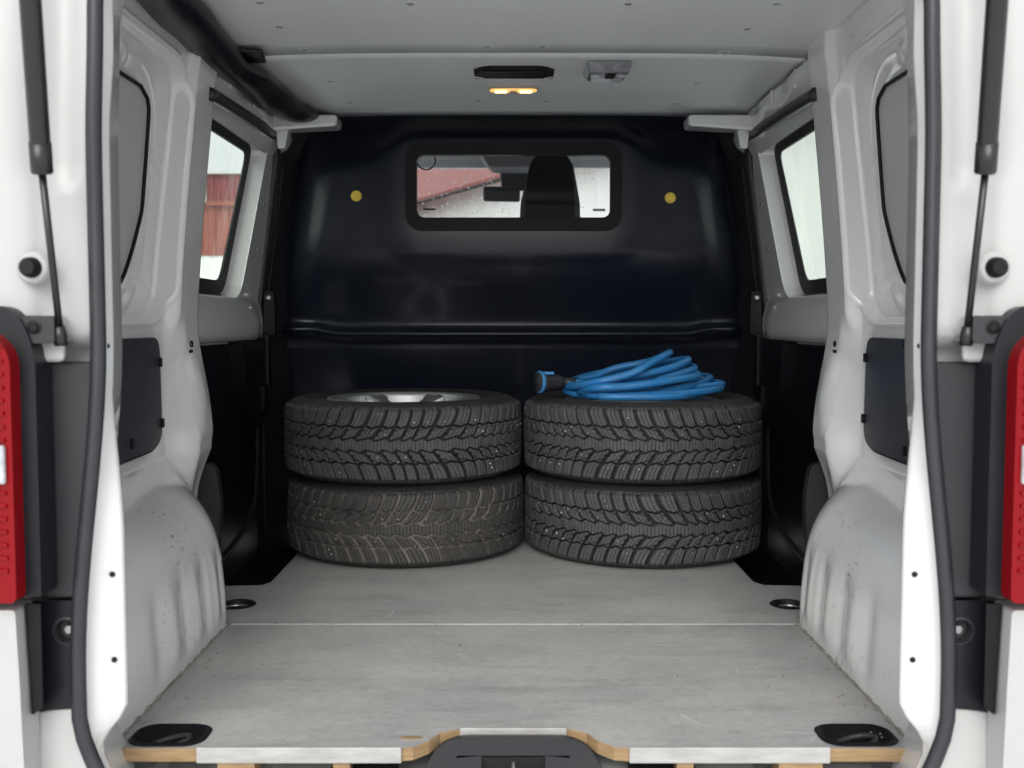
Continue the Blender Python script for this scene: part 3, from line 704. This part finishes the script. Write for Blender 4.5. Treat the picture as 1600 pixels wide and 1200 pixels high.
    for y in np.linspace(2.38, 3.36, 60):
        wv = .006*math.sin(y*21)
        rows.append([(s*(.760), y, 1.150), (s*.722, y, 1.196), (s*(.712+.0), y, 1.207+.014*(y-2.4)), (s*(.708+wv), y, 1.228+.010*(y-2.4)), (s*(.705+wv), y, 1.255), (s*.715, y, 1.272), (s*.80, y, 1.28)])
    rail = add_obj('cant_rail', grid(np.array(rows), flip=(s > 0)), M['paint'], VAN, smooth=True)
    for yy in (2.44, 2.60, 2.83): box('rail_seam', (s*.7045, yy, 1.240), (.003, .004, .024), M['paint'], rail, bevel=.002)
    lathe('rail_boss', [(0, .012), (.012, .012), (.020, .006), (.024, 0)], M['paint'], rail, 20, 'x', (s*.712, 2.475, 1.215)) if s > 0 else lathe('rail_boss', [(0, -.012), (.012, -.012), (.020, -.006), (.024, 0)], M['paint'], rail, 20, 'x', (s*.712, 2.475, 1.215))
    # cross-member stub reaching in under the ceiling
    hexa('roof_bracket', [(s*.528, 3.11, 1.222), (s*.72, 3.08, 1.202), (s*.76, 3.20, 1.212), (s*.53, 3.22, 1.226), (s*.528, 3.12, 1.258), (s*.72, 3.09, 1.252), (s*.76, 3.21, 1.258), (s*.53, 3.23, 1.262)], M['paint'], VAN, bevel=.010)
    hexa('bracket_foot', [(s*.690, 3.14, 1.160), (s*.712, 3.14, 1.160), (s*.715, 3.18, 1.160), (s*.692, 3.18, 1.160), (s*.680, 3.14, 1.215), (s*.718, 3.14, 1.215), (s*.718, 3.18, 1.215), (s*.680, 3.18, 1.215)], M['paint'], VAN, bevel=.004)

# ---- ceiling boards, fittings
def cz(x, y): return CZ-.015*(abs(x)/.73)**4-.010*max(0, (y-3.0)/.24)**2
def ceil_board(y0, y1):
    P = np.array([[(x, y, cz(x, y)) for y in np.linspace(y0, y1, 14)] for x in np.linspace(-.728, .728, 44)])
    o = add_obj('ceiling_board', grid(P, flip=True), M['ceiling'], VAN, smooth=True)
    so = o.modifiers.new('thick', 'SOLIDIFY'); so.thickness = .008; so.offset = -1 
    return o
c_near = ceil_board(1.44, 2.545); c_far = ceil_board(2.5468, 3.245)
slab('light_block_roof_skin', [(-.93, 1.35), (.93, 1.35), (.93, 5.0), (-.93, 5.0)], [], lambda u, v, w: (u, v, 1.375+w), .01, M['ext_white'], VAN)  # unseen outer roof sheet, added to keep daylight from leaking in
sV, sF = screw_mesh(); scm = fix(mesh([(x, y, -z) for x, y, z in sV], sF)); scm.materials.append(M['steel'])
rgV, rgF = lathe_vf([(.0075, -.0004), (.013, -.0008), (.016, 0)], 14); rgm = fix(mesh(rgV, rgF)); rgm.materials.append(M['ceiling'])
def on_ceiling(px, py):
    d = 2.0
    for _ in range(40):
        p = at(px, py, d); zc = cz(p.x, p.y); d *= (zc-EYE)/max(.05, (p.z-EYE)); d = min(max(d, 1.3), 3.6)
    return at(px, py, d)
for (px, py) in ((435, 42), (405, 4), (475, 78), (515, 127), (545, 160), (746, 157), (853, 158), (744, 122), (859, 122), (760, 73), (846, 73), (1166, 45), (1212, 6), (1130, 82), (1088, 130), (1057, 162), (640, 6), (980, 6)):
    q = on_ceiling(px, py); par = c_near if q.y < 2.545 else c_far
    o = bpy.data.objects.new('screw', scm); COL.objects.link(o); o.location = (q.x, q.y, cz(q.x, q.y)); set_parent(o, par)
    o = bpy.data.objects.new('screw_dimple', rgm); COL.objects.link(o); o.location = (q.x, q.y, cz(q.x, q.y)-.0002); set_parent(o, par)
# oval black vent
q = on_ceiling(802, 110)
vent = slab('roof_vent', rrect(q.x, q.y, .100, .050, .045, 9), [], lambda u, v, w: (u, v, cz(q.x, q.y)-.010+w), .012, M['gasket'], VAN, bevel=.004)
for sx in (-1, 1): box('vent_clip', (q.x+sx*.098, q.y, cz(q.x, q.y)-.006), (.006, .022, .006), M['gasket'], vent, bevel=.002)
for k in range(5): box('vent_slat', (q.x, q.y-.032+k*.016, cz(q.x, q.y)-.0115), (.078, .0022, .002), M['black'], vent)
# lit courtesy lamp
q = on_ceiling(801, 137.5)
lp = slab('courtesy_lamp', rrect(q.x, q.y, .070, .026, .022, 8), [], lambda u, v, w: (u, v, cz(q.x, q.y)-.006+w), .008, M['lampshell'], VAN, bevel=.003)
slab('lamp_lens', rrect(q.x, q.y, .066, .021, .019, 8), [], lambda u, v, w: (u, v, cz(q.x, q.y)-.0085+w), .002, M['lamp'], lp)
for sx in (-1, 1): tube('bulb', [(q.x+sx*.018, q.y, cz(q.x, q.y)-.0095), (q.x+sx*.052, q.y, cz(q.x, q.y)-.0095)], .0055, M['bulb'], lp, 10)
box('lamp_switch', (q.x, q.y, cz(q.x, q.y)-.0105), (.010, .008, .003), M['lampshell'], lp, bevel=.001)
# clear plastic dome lamp, not lit
q = on_ceiling(948, 105); zc = cz(q.x, q.y)
M['dome'] = mat('clear_ribbed_plastic', (.30, .31, .33), .16, coat=.6, var=.9, var_scale=22, var_stretch=(1, 2.5, 1), col2=(.10, .10, .11), bump=.6, bump_scale=90)
dl = hexa('dome_lamp', [(q.x-.060, q.y-.075, zc), (q.x+.060, q.y-.075, zc), (q.x+.060, q.y+.085, zc), (q.x-.060, q.y+.085, zc), (q.x-.052, q.y-.055, zc-.028), (q.x+.052, q.y-.055, zc-.028), (q.x+.046, q.y+.075, zc-.020), (q.x-.046, q.y+.075, zc-.020)], M['dome'], VAN, bevel=.006)
box('lamp_switch', (q.x+.004, q.y-.030, zc-.029), (.012, .020, .004), M['gasket'], dl, bevel=.002)
for k in range(6): box('lens_rib', (q.x, q.y+.006+k*.012, zc-.0262+k*.0007), (.040, .002, .0016), M['clear_lens'], dl, bevel=.0008)
for sx in (-1, 1): tube('bulb', [(q.x+sx*.020, q.y-.030, zc-.029), (q.x+sx*.046, q.y-.030, zc-.029)], .005, M['clear_lens'], dl, 10)
# loose black trim along the left roof edge
tp = [(-.600, 1.46, 1.262), (-.640, 1.70, 1.258), (-.665, 1.95, 1.255), (-.672, 2.20, 1.253), (-.683, 2.45, 1.246), (-.668, 2.62, 1.250), (-.662, 2.85, 1.248), (-.640, 3.05, 1.250), (-.600, 3.17, 1.258), (-.575, 3.22, 1.266)]
pth = spline(tp, 10); nn_ = len(pth)
rad = [.048*(1-.55*float(sst(.70, 1.0, i/nn_)))*(1+.06*math.sin(i*.55)+.05*math.sin(i*.23+1)) for i in range(nn_)]
rt = tube('roof_edge_trim', pth, rad, M['black'], VAN, 16, (.62, 1.15))
hexa('trim_tab', [(-.66, 2.42, 1.262), (-.585, 2.44, 1.262), (-.600, 2.535, 1.262), (-.66, 2.535, 1.262), (-.66, 2.42, 1.272), (-.585, 2.44, 1.272), (-.600, 2.535, 1.272), (-.66, 2.535, 1.272)], M['black'], rt, bevel=.004)

# ---- bulkhead
WC = (.003, 1.066)
nx, nz = 200, 170
xs = np.linspace(-.85, .85, nx); zs = np.linspace(-.10, 1.33, nz); X, Z = np.meshgrid(xs, zs, indexing='ij')
Yb = np.full_like(X, 3.40)
hw = .765-.075*sst(.75, 1.28, Z)
tx = np.clip((hw-np.abs(X))/.15, 0, 1); dome = np.sqrt(np.clip(1-(1-tx)**2.2, 0, 1))*sst(1.30, 1.10, Z)*sst(.56, .92, Z)
Yb -= .095*dome
sw = sd_rr(X, Z, WC[0], WC[1], .40, .165, .10)
padm = sst(.09, -.02, sw)
Yb = Yb*(1-padm)+(3.302)*padm                   # flat pad round the window
Yb += .000*np.exp(-((Z-.87)/.04)**2)*sst(.46, .30, np.abs(X))               # trough under the pad
rz = .595+.014*sst(.56, .66, np.abs(X))
Yb -= .036*np.exp(-((Z-rz)/.017)**2)*sst(.80, .72, np.abs(X))                 # stiffening ridge
Yb += .11*np.clip((.55-Z)/.55, 0, 1)
P = np.stack([X, Yb, Z], 2)
cx_, cz_ = (X[:-1, :-1]+X[1:, 1:])/2, (Z[:-1, :-1]+Z[1:, 1:])/2
skip = sd_rr(cx_, cz_, WC[0], WC[1], .325, .118, .03) < 0
bh = add_obj('bulkhead', grid(P, skip=skip), M['bulkhead'], VAN, smooth=True)
bf = lambda y: (lambda u, v, w: (u, y+w, v))
slab('window_gasket', rrect(WC[0], WC[1], .345, .139, .050, 9), [rrect(WC[0], WC[1], .3085, .0985, .026, 9)], bf(3.288), .03, M['gasket'], bh, bevel=.006)
slab('window_pane', rrect(WC[0], WC[1], .315, .105, .02), [], bf(3.308), .0008, M['glass_clear'], bh)
def byat(x, z): return float(Yb[np.abs(xs-x).argmin(), np.abs(zs-z).argmin()])
for (px, py) in ((556, 306.5), (1046, 309.5)):
    c = at(px, py, 3.28); y = byat(c.x, c.z); c = at(px, py, y); lathe('yellow_plug', [(0, -.010), (.010, -.010), (.0125, -.008), (.0165, -.0075), (.0175, -.004), (.0175, .01)], M['yellow'], bh, 24, 'y', (c.x, y, c.z))
slab('maker_mark', rrect(at(670, 327, 3.306).x, at(670, 327, 3.306).z, .020, .003, .0028), [], bf(3.3065), .0006, M['dgrey'], bh)
slab('maker_mark', rrect(at(935, 328, 3.306).x, at(935, 328, 3.306).z, .020, .004, .001), [], bf(3.3065), .0006, M['headliner'], bh)

# ---- the cab beyond the bulkhead window
slab('cab_headliner', [(-.85, 3.45), (.85, 3.45), (.85, 4.42), (-.85, 4.42)], [], lambda u, v, w: (u, v, 1.330-.012*(v-3.45)+w), .02, M['headliner'], VAN)
hexa('screen_header', [(-.85, 4.38, 1.318), (.85, 4.38, 1.318), (.85, 4.48, 1.300), (-.85, 4.48, 1.300), (-.85, 4.38, 1.345), (.85, 4.38, 1.345), (.85, 4.48, 1.33), (-.85, 4.48, 1.33)], M['headliner'], VAN, bevel=.008)
def ws(u, v, w): return (u, 4.46+(1.31-v)*1.15+w, v)
wsn = slab('windscreen', rrect(0, .93, .84, .385, .04), [], ws, .001, M['glass_clear'], VAN)
dV = []
for k in range(900):
    u = rng.uniform(-.55, .35); v = rng.uniform(.95, 1.30); r = .0022+.0045*rng.random()**3
    V, F = lathe_vf([(0, -1.0), (.55, -.8), (.9, -.4), (1, 0)], 6); c = ws(u, v, -.001)
    dV.append(([(c[0]+x*r, c[1]+y*r*.6*.0+z*r*.45, c[2]+y*r) for x, y, z in V], F))
dr_o = add_obj('rain_droplets', mesh(*join_parts(dV)), M['droplet'], wsn, smooth=True); dr_o['kind'] = 'stuff'
box('dashboard', (0, 4.75, .45), (.85, .35, .16), M['cab_plastic'], VAN, bevel=.05)
for s in (-1, 1):
    hexa('screen_pillar', [(s*.80, 5.25, .55), (s*.88, 5.25, .55), (s*.88, 5.33, .55), (s*.80, 5.33, .55), (s*.76, 4.42, 1.31), (s*.86, 4.42, 1.31), (s*.86, 4.50, 1.31), (s*.76, 4.50, 1.31)], M['cab_plastic'], VAN, bevel=.01)
    hexa('cab_door', [(s*.84, 3.45, -.2), (s*.92, 3.45, -.2), (s*.92, 5.2, -.2), (s*.84, 5.2, -.2), (s*.82, 3.45, .62), (s*.90, 3.45, .62), (s*.90, 5.2, .55), (s*.82, 5.2, .55)], M['ext_white'], VAN)
hexa('bonnet', [(-.85, 5.2, .2), (.85, 5.2, .2), (.80, 6.0, .1), (-.80, 6.0, .1), (-.85, 5.2, .52), (.85, 5.2, .52), (.80, 6.0, .36), (-.80, 6.0, .36)], M['ext_white'], VAN, bevel=.04)
# seat: tall backrest with grey bolsters
def seat_prof(hw0, hw1, y0, y1, z0, z1, r): return rpoly([(hw0[0], z0), (hw0[1], z0), (hw1[1], z1), (hw1[0], z1)], [.02, .02, r, r], 8)
sa, sb = at(806, 345, 3.9).x, at(908, 345, 3.9).x
seat = slab('seat', rpoly([(sa+.022, .35), (sb-.030, .35), (sb-.028, 1.12), (sb-.045, 1.262), (sa+.060, 1.262), (sa+.032, 1.12)], [.02, .02, .1, .05, .05, .1], 8), [], lambda u, v, w: (u, 3.86+w, v), .11, M['seat'], VAN, bevel=.02)
slab('bolster', rpoly([(sa, .35), (sa+.06, .35), (sa+.075, 1.22), (sa+.052, 1.235), (sa+.015, 1.08)], .02), [], lambda u, v, w: (u, 3.875+w, v), .12, M['seat_side'], seat, bevel=.02)
slab('bolster', rpoly([(sb-.05, .35), (sb, .35), (sb-.008, 1.08), (sb-.036, 1.235), (sb-.06, 1.22)], .02), [], lambda u, v, w: (u, 3.875+w, v), .12, M['seat_side'], seat, bevel=.02)
# rear-view mirror on its stalk and the overhead console
ma, mb = at(754, 291, 4.45), at(812, 315, 4.45)
mir = hexa('rear_view_mirror', [(ma.x, 4.45, mb.z+.004), (mb.x, 4.44, mb.z), (mb.x, 4.48, mb.z), (ma.x, 4.49, mb.z+.004), (ma.x, 4.45, ma.z), (mb.x, 4.44, ma.z), (mb.x, 4.48, ma.z), (ma.x, 4.49, ma.z)], M['mirror_back'], VAN, bevel=.010)
tube('mirror_stalk', [(.0, 4.47, ma.z-.005), (.0, 4.455, ma.z+.03), (0, 4.45, 1.30)], [.012, .010, .018], M['mirror_back'], mir, 10)
c0 = at(786, 258, 4.3)
con = hexa('overhead_console', [(-.10, 4.15, 1.255), (.16, 4.15, 1.255), (.14, 4.38, 1.262), (-.08, 4.38, 1.262), (-.14, 4.1, 1.325), (.2, 4.1, 1.325), (.2, 4.42, 1.325), (-.14, 4.42, 1.325)], M['cab_plastic'], VAN, bevel=.015)
hexa('sensor_housing', [(-.045, 4.43, 1.20), (.08, 4.43, 1.20), (.08, 4.47, 1.20), (-.045, 4.47, 1.20), (-.055, 4.38, 1.27), (.1, 4.38, 1.27), (.1, 4.45, 1.27), (-.055, 4.45, 1.27)], M['mirror_back'], con, bevel=.01)
rc = at(665, 251, 3.75)
tube('hanging_ring', [(rc.x+.034*math.cos(a), 3.75, rc.z+.032*math.sin(a)) for a in np.linspace(0, 2*math.pi, 30)], .0028, M['gasket'], VAN, 6)

# ---------------------------------------------------------------- wheels with studded winter tyres
RO, HT, NP = .3325, .0955, 54            # tread radius, half tread width, number of pitches
def tread_mesh():
    NU, NV = NP*24, 104
    u = np.linspace(0, NP, NU+1); v = np.linspace(-1, 1, NV); U, V = np.meshgrid(u, v, indexing='ij')
    s = np.abs(V); Us = U+np.where(V > 0, .0, .47)+.17*np.sin(2*math.pi*U/NP*7)+.12*np.sin(2*math.pi*U/NP*11+1)
    pitch = 2*math.pi*RO/NP*1000; wmm = HT*1000
    C = -1.35*(1-s)**1.7
    dC = 1.35*1.7*(1-s)**.7*pitch/wmm
    ph = Us-C
    fr = np.abs(ph-np.round(ph))*pitch/np.sqrt(1+dC**2)
    wT = np.where(s > .50, 3.4, 3.0)
    d1 = fr-wT; d1 = np.where(s > .15, d1, 9)
    tri = np.abs((ph % 1)-.5)*2
    zz = .49+.07*(tri-.5)
    d2 = np.abs(s-zz)*wmm-2.5
    tri2 = np.abs(((ph+.2) % 1)-.5)*2
    zc = .165+.085*(tri2-.5)
    d3 = np.abs(s-zc)*wmm-2.4
    # hook-shaped notch in each mid block
    q = (ph+.42) % 1-.5
    d4 = np.maximum(np.abs(q*pitch+(s-.33)*wmm*.55)-1.5, (np.abs(s-.33)*wmm)-6.5)
    q2 = (ph+.30) % 1-.5
    d5 = np.maximum(np.abs((s-.40)*wmm-q2*pitch*.5)-1.2, np.abs(q2*pitch)-5.0)
    # cross slot in the shoulder block
    q3 = (ph+.5) % 1-.5
    d6 = np.maximum(np.abs(q3*pitch)-.9, (.84-s)*wmm)
    D = np.minimum.reduce([d1, d2, d3, d4, d5, d6])
    G = 1-sst(-.35, .75, D)
    depth = np.where(s < .3, 5.5, 7.5)*sst(1.02, .93, s)+2.2
    minor = np.minimum(d1, d2) > np.minimum.reduce([d3, d4, d5, d6])
    depth = np.where(minor, depth*.85, depth)
    r0 = RO-.004*s**2.2-.016*sst(.86, 1.0, s)**1.6
    ax = V*HT
    wob = .0006*np.sin(U*7.3)*np.cos(V*9)
    r = r0-G*depth/1000+wob
    ang = U/NP*2*math.pi
    P = np.stack([r*np.cos(ang), r*np.sin(ang), ax], 2)
    nv = (NU+1)*NV
    idx = np.arange(nv).reshape(NU+1, NV)
    F = np.stack([idx[:-1, :-1], idx[1:, :-1], idx[1:, 1:], idx[:-1, 1:]], 2).reshape(-1, 4)
    me = bpy.data.meshes.new('tread')
    me.vertices.add(nv); me.vertices.foreach_set('co', P.reshape(-1).astype(np.float32))
    me.loops.add(F.size); me.loops.foreach_set('vertex_index', F.reshape(-1).astype(np.int32))
    me.polygons.add(len(F)); me.polygons.foreach_set('loop_start', np.arange(0, F.size, 4, dtype=np.int32)); me.polygons.foreach_set('loop_total', np.full(len(F), 4, dtype=np.int32))
    me.update(calc_edges=True); me.validate()
    me.polygons.foreach_set('use_smooth', [True]*len(me.polygons))
    a = me.attributes.new('groove', 'FLOAT', 'POINT'); a.data.foreach_set('value', G.reshape(-1).astype(np.float32))
    sip = ph*4+.22*np.abs(((s*11) % 1)-.5)*2
    sip = np.where(s < .16, U*4+.3*np.abs(((V*9) % 1)-.5)*2, sip)
    a = me.attributes.new('sipe', 'FLOAT', 'POINT'); a.data.foreach_set('value', sip.reshape(-1).astype(np.float32))
    return me
def stud_mesh():
    parts = []
    for k in range(NP*2):
        for (s0, off, pr) in ((.30, .62, .33), (.42, .80, .30), (.62, .45, .28), (.74, .55, .18)):
            if rng.random() > pr*.42: continue
            sg = 1 if k % 2 else -1
            C = -1.35*(1-s0)**1.7; u = (k//2)+off+C-(0 if sg > 0 else .47); u -= .17*math.sin(2*math.pi*u/NP*7)+.12*math.sin(2*math.pi*u/NP*11+1)
            a = u/NP*2*math.pi; r = RO-.004*s0**2.2
            V, F = lathe_vf([(0, .0016), (.0012, .0016), (.0023, .0004), (.0025, -.001)], 8, 'x')
            ca, sa = math.cos(a), math.sin(a)
            parts.append(([((r+x)*ca-y*sa, (r+x)*sa+y*ca, sg*s0*HT+z) for x, y, z in V], F))
    return mesh(*join_parts(parts))
TM = tread_mesh(); TM.materials.append(M['tread'])
SM = stud_mesh(); SM.materials.append(M['steel'])
side = [(.203, -.080), (.206, -.092), (.216, -.097), (.222, -.096), (.228, -.101), (.243, -.1075), (.246, -.1085), (.262, -.1115), (.280, -.1122), (.283, -.1130), (.287, -.1130), (.289, -.1118), (.300, -.1090), (.311, -.1035), (.315, -.1000), (.3185, -.0972), (.312, -.090), (.30, -.05)]
side = [(r-.002, h*.947) for r, h in side]
prof = side+[(r, -h) for r, h in side[::-1]]
SWM = mesh(*lathe_vf(prof, 120)); fix(SWM); SWM.materials.append(M['rubber']); SWM.polygons.foreach_set('use_smooth', [True]*len(SWM.polygons))
rimp = [(r, h*.98) for r, h in [(.196, -.085), (.206, -.086), (.213, -.092), (.215, -.097), (.208, -.099), (.203, -.092), (.199, -.080), (.188, -.06), (.18, -.02), (.182, .03), (.196, .062), (.203, .090), (.208, .1035), (.214, .103), (.216, .098)]]
RM = mesh(*lathe_vf(rimp, 72)); fix(RM); RM.materials.append(M['alloy']); RM.polygons.foreach_set('use_smooth', [True]*len(RM.polygons))
# one spoke (outer face up), five copies share it
def spoke_mesh():
    sec = []
    for t in np.linspace(0, 1, 9):
        r = .045+.150*t; wd = .030-.014*math.sin(t*math.pi*.8)+.012*t**3; z = .064+.028*t**1.4
        sec.append([(r, -wd, z-.004), (r, -wd*.6, z+.004), (r, 0, z+.001), (r, wd*.6, z+.004), (r, wd, z-.004), (r, wd*.8, z-.030), (r, -wd*.8, z-.030), (r, -wd, z-.004)])
    me = grid(np.array(sec)); fix(me); me.polygons.foreach_set('use_smooth', [True]*len(me.polygons)); return me
SPM = spoke_mesh(); SPM.materials.append(M['alloy'])
HBM = mesh(*lathe_vf([(.028, .066), (.050, .070), (.066, .064), (.070, .05), (.072, .02)], 40)); fix(HBM); HBM.materials.append(M['alloy'])
CPM = mesh(*lathe_vf([(0, .074), (.022, .0735), (.028, .070), (.030, .060)], 32)); fix(CPM); CPM.materials.append(M['dgrey'])
NTM = mesh(*lathe_vf([(0, .060), (.009, .060), (.0105, .058), (.0105, .045)], 6)); NTM.materials.append(M['hole'])
def kid(name, me, parent, m4=None, m=None):
    o = bpy.data.objects.new(name, me); COL.objects.link(o); o.parent = parent
    if m4 is not None: o.matrix_local = m4
    if m is not None: o.material_slots[0].link = 'OBJECT'; o.material_slots[0].material = m
    return o
def wheel(x, y, z, rz, flip, label, tm):
    root = empty('wheel', (x, y, z), label, 'wheel', 'winter wheels stacked in the van')
    root.rotation_euler = (math.pi if flip else 0, 0, rz)
    ty = kid('tyre', SWM, root)
    kid('tread', TM, ty, m=tm); st = kid('studs', SM, ty); st['kind'] = 'stuff'
    rim = kid('rim', RM, root)
    for k in range(7): kid('spoke', SPM, rim, Matrix.Rotation(2*math.pi*k/7, 4, 'Z'))
    kid('hub', HBM, rim); kid('centre_cap', CPM, rim)
    for k in range(5): kid('wheel_nut', NTM, rim, Matrix.Rotation(2*math.pi*k/5+.3, 4, 'Z') @ Matrix.Translation((.050, 0, 0)))
    return root
HS = .1075
wheel(-.3075, 2.890, 3*HS, 2.1, False, 'upper wheel of the left stack, silver alloy rim showing on top', M['tread'])
wheel(-.3010, 2.893, HS, .7, False, 'lower wheel of the left stack, dried brown mud in its tread', M['tread_mud'])
wheel(.3640, 2.890, 3*HS, .4, True, 'upper wheel of the right stack, under the blue cable', M['tread_grey'])
wheel(.3660, 2.888, HS, 1.5, True, 'lower wheel of the right stack, bright studs in its tread', M['tread'])

# ---------------------------------------------------------------- blue cable coiled on the right stack
TZ = 4*HS
cb = empty('charging_cable', (.41, 2.93, TZ), 'bright blue cable in a loose coil with black plug, lying on the right wheel stack', 'cable')
cr = .0102
# (left end px, right end px, height of the right end, near depth, far depth)
ctrl = [at(897, 597, 2.80), at(925, 604, 2.755)]
# each turn of the coil: left end, right end, near and far depth, sag of the near strand, rise of the far one
loops = [(908, 620, 1094, 622, 2.66, 2.98, 2, 3), (884, 610, 1125, 606, 2.68, 3.02, 12, 6), (897, 616, 1108, 590, 2.73, 3.03, 14, 10), (889, 600, 1090, 586, 2.67, 2.96, 9, 12),
         (905, 608, 1074, 562, 2.72, 2.93, 7, 7), (882, 604, 1084, 575, 2.70, 2.98, 16, 13), (895, 596, 1045, 551, 2.685, 2.90, 12, -2), (887, 612, 1127, 600, 2.75, 3.0, 4, 8)]
for (lx, ly, rx, ry, dn, df, sg, rs) in loops:
    mx_, my_ = (lx+rx)/2, (ly+ry)/2
    dm = (dn+df)/2+random.uniform(-.03, .03); j = lambda a=3: random.uniform(-a, a)
    ctrl += [at(lx+(rx-lx)*.20+j(6), my_+(ly-my_)*.62+4+sg*.6, dn+.012), at(mx_+j(14), my_+sg+j(2), dn), at(lx+(rx-lx)*.80+j(6), my_+(ry-my_)*.58+sg*.6, dn+.02),
             at(rx, ry, dm-.02), at(lx+(rx-lx)*.78+j(6), my_+(ry-my_)*.5-rs, df-.02), at(mx_+j(14), my_-rs, df), at(lx+(rx-lx)*.2+j(6), my_+(ly-my_)*.6-rs, df-.02), at(lx, ly, dm)]
ctrl += [at(960, 612, 2.85), at(1040, 612, 2.86), at(1066, 603, 2.87)]
pathc = spline(ctrl, 14)
# keep the cable above the tyre: never lower than the sidewall it lies on
for p in pathc: p.z = max(p.z, TZ+cr*.9)
tube('cable', pathc, cr, M['blue'], cb, 12)
# plug at the left end: boot, body, flared face with blue rim
p0 = at(897, 597, 2.80); p1 = at(876, 597, 2.79); p2 = at(842, 597, 2.76)
plug = tube('plug', [p0.lerp(p1, -.25), p0.lerp(p1, .2), p1], [.0125, .0130, .0130], M['dgrey'], cb, 16)
tube('plug_body', [p1.lerp(p0, .12), p1, p1.lerp(p2, .2), p1.lerp(p2, .55), p1.lerp(p2, .8), p2], [.012, .0175, .0215, .0230, .0265, .0285], M['dgrey'], plug, 22)
tube('plug_rim', [p1.lerp(p2, .93), p2, p2.lerp(p1, -.06)], [.0300, .0312, .0295], M['blue'], plug, 24)
tube('plug_face', [p2.lerp(p1, -.02), p2.lerp(p1, -.09)], [.027, .026], M['dgrey'], plug, 22)
tp_ = at(853, 583, 2.76); box('plug_latch', (tp_.x, tp_.y, tp_.z), (.020, .010, .004), M['blue'], plug, bevel=.002)
q0 = at(1066, 602, 2.87); q1 = at(1092, 601, 2.90)
sk = tube('socket', [q0.lerp(q1, -.3), q0, q0.lerp(q1, .3), q1], [.0125, .018, .022, .024], M['dgrey'], cb, 18)
tube('socket_rim', [q1.lerp(q0, .1), q1, q1.lerp(q0, -.08)], [.0255, .0262, .025], M['steel'], sk, 20)

# ---------------------------------------------------------------- loose grit on the boards
gp = []
for k in range(260):
    e = rng.random()
    if e < .45: x, y = random.choice((-1, 1))*(.585-abs(rng.normal(0, .02))), rng.uniform(1.52, 2.10)
    elif e < .70: x, y = rng.uniform(-.58, .58), 2.118+rng.normal(0, .008)
    elif e < .85: x, y = random.choice((-1, 1))*rng.uniform(.55, .69), rng.uniform(2.18, 2.42)
    else: x, y = rng.uniform(-.55, .55), rng.uniform(1.56, 2.5)
    r = .0008+.0022*rng.random()**3; V = [(rng.normal(0, .3)+a, rng.normal(0, .3)+b, c) for a, b, c in ((-1, 0, 0), (1, 0, 0), (0, 1, 0), (0, -1, 0), (0, 0, .9))]
    gp.append(([(x+a*r, y+b*r, .0006+c*r) for a, b, c in V], [(0, 3, 4), (3, 1, 4), (1, 2, 4), (2, 0, 4)]))
gr = add_obj('grit', fix(mesh(*join_parts(gp))), M['grit']); gr['kind'] = 'stuff'; gr['label'] = 'fine loose grit scattered on the grey load floor'; gr['category'] = 'grit'
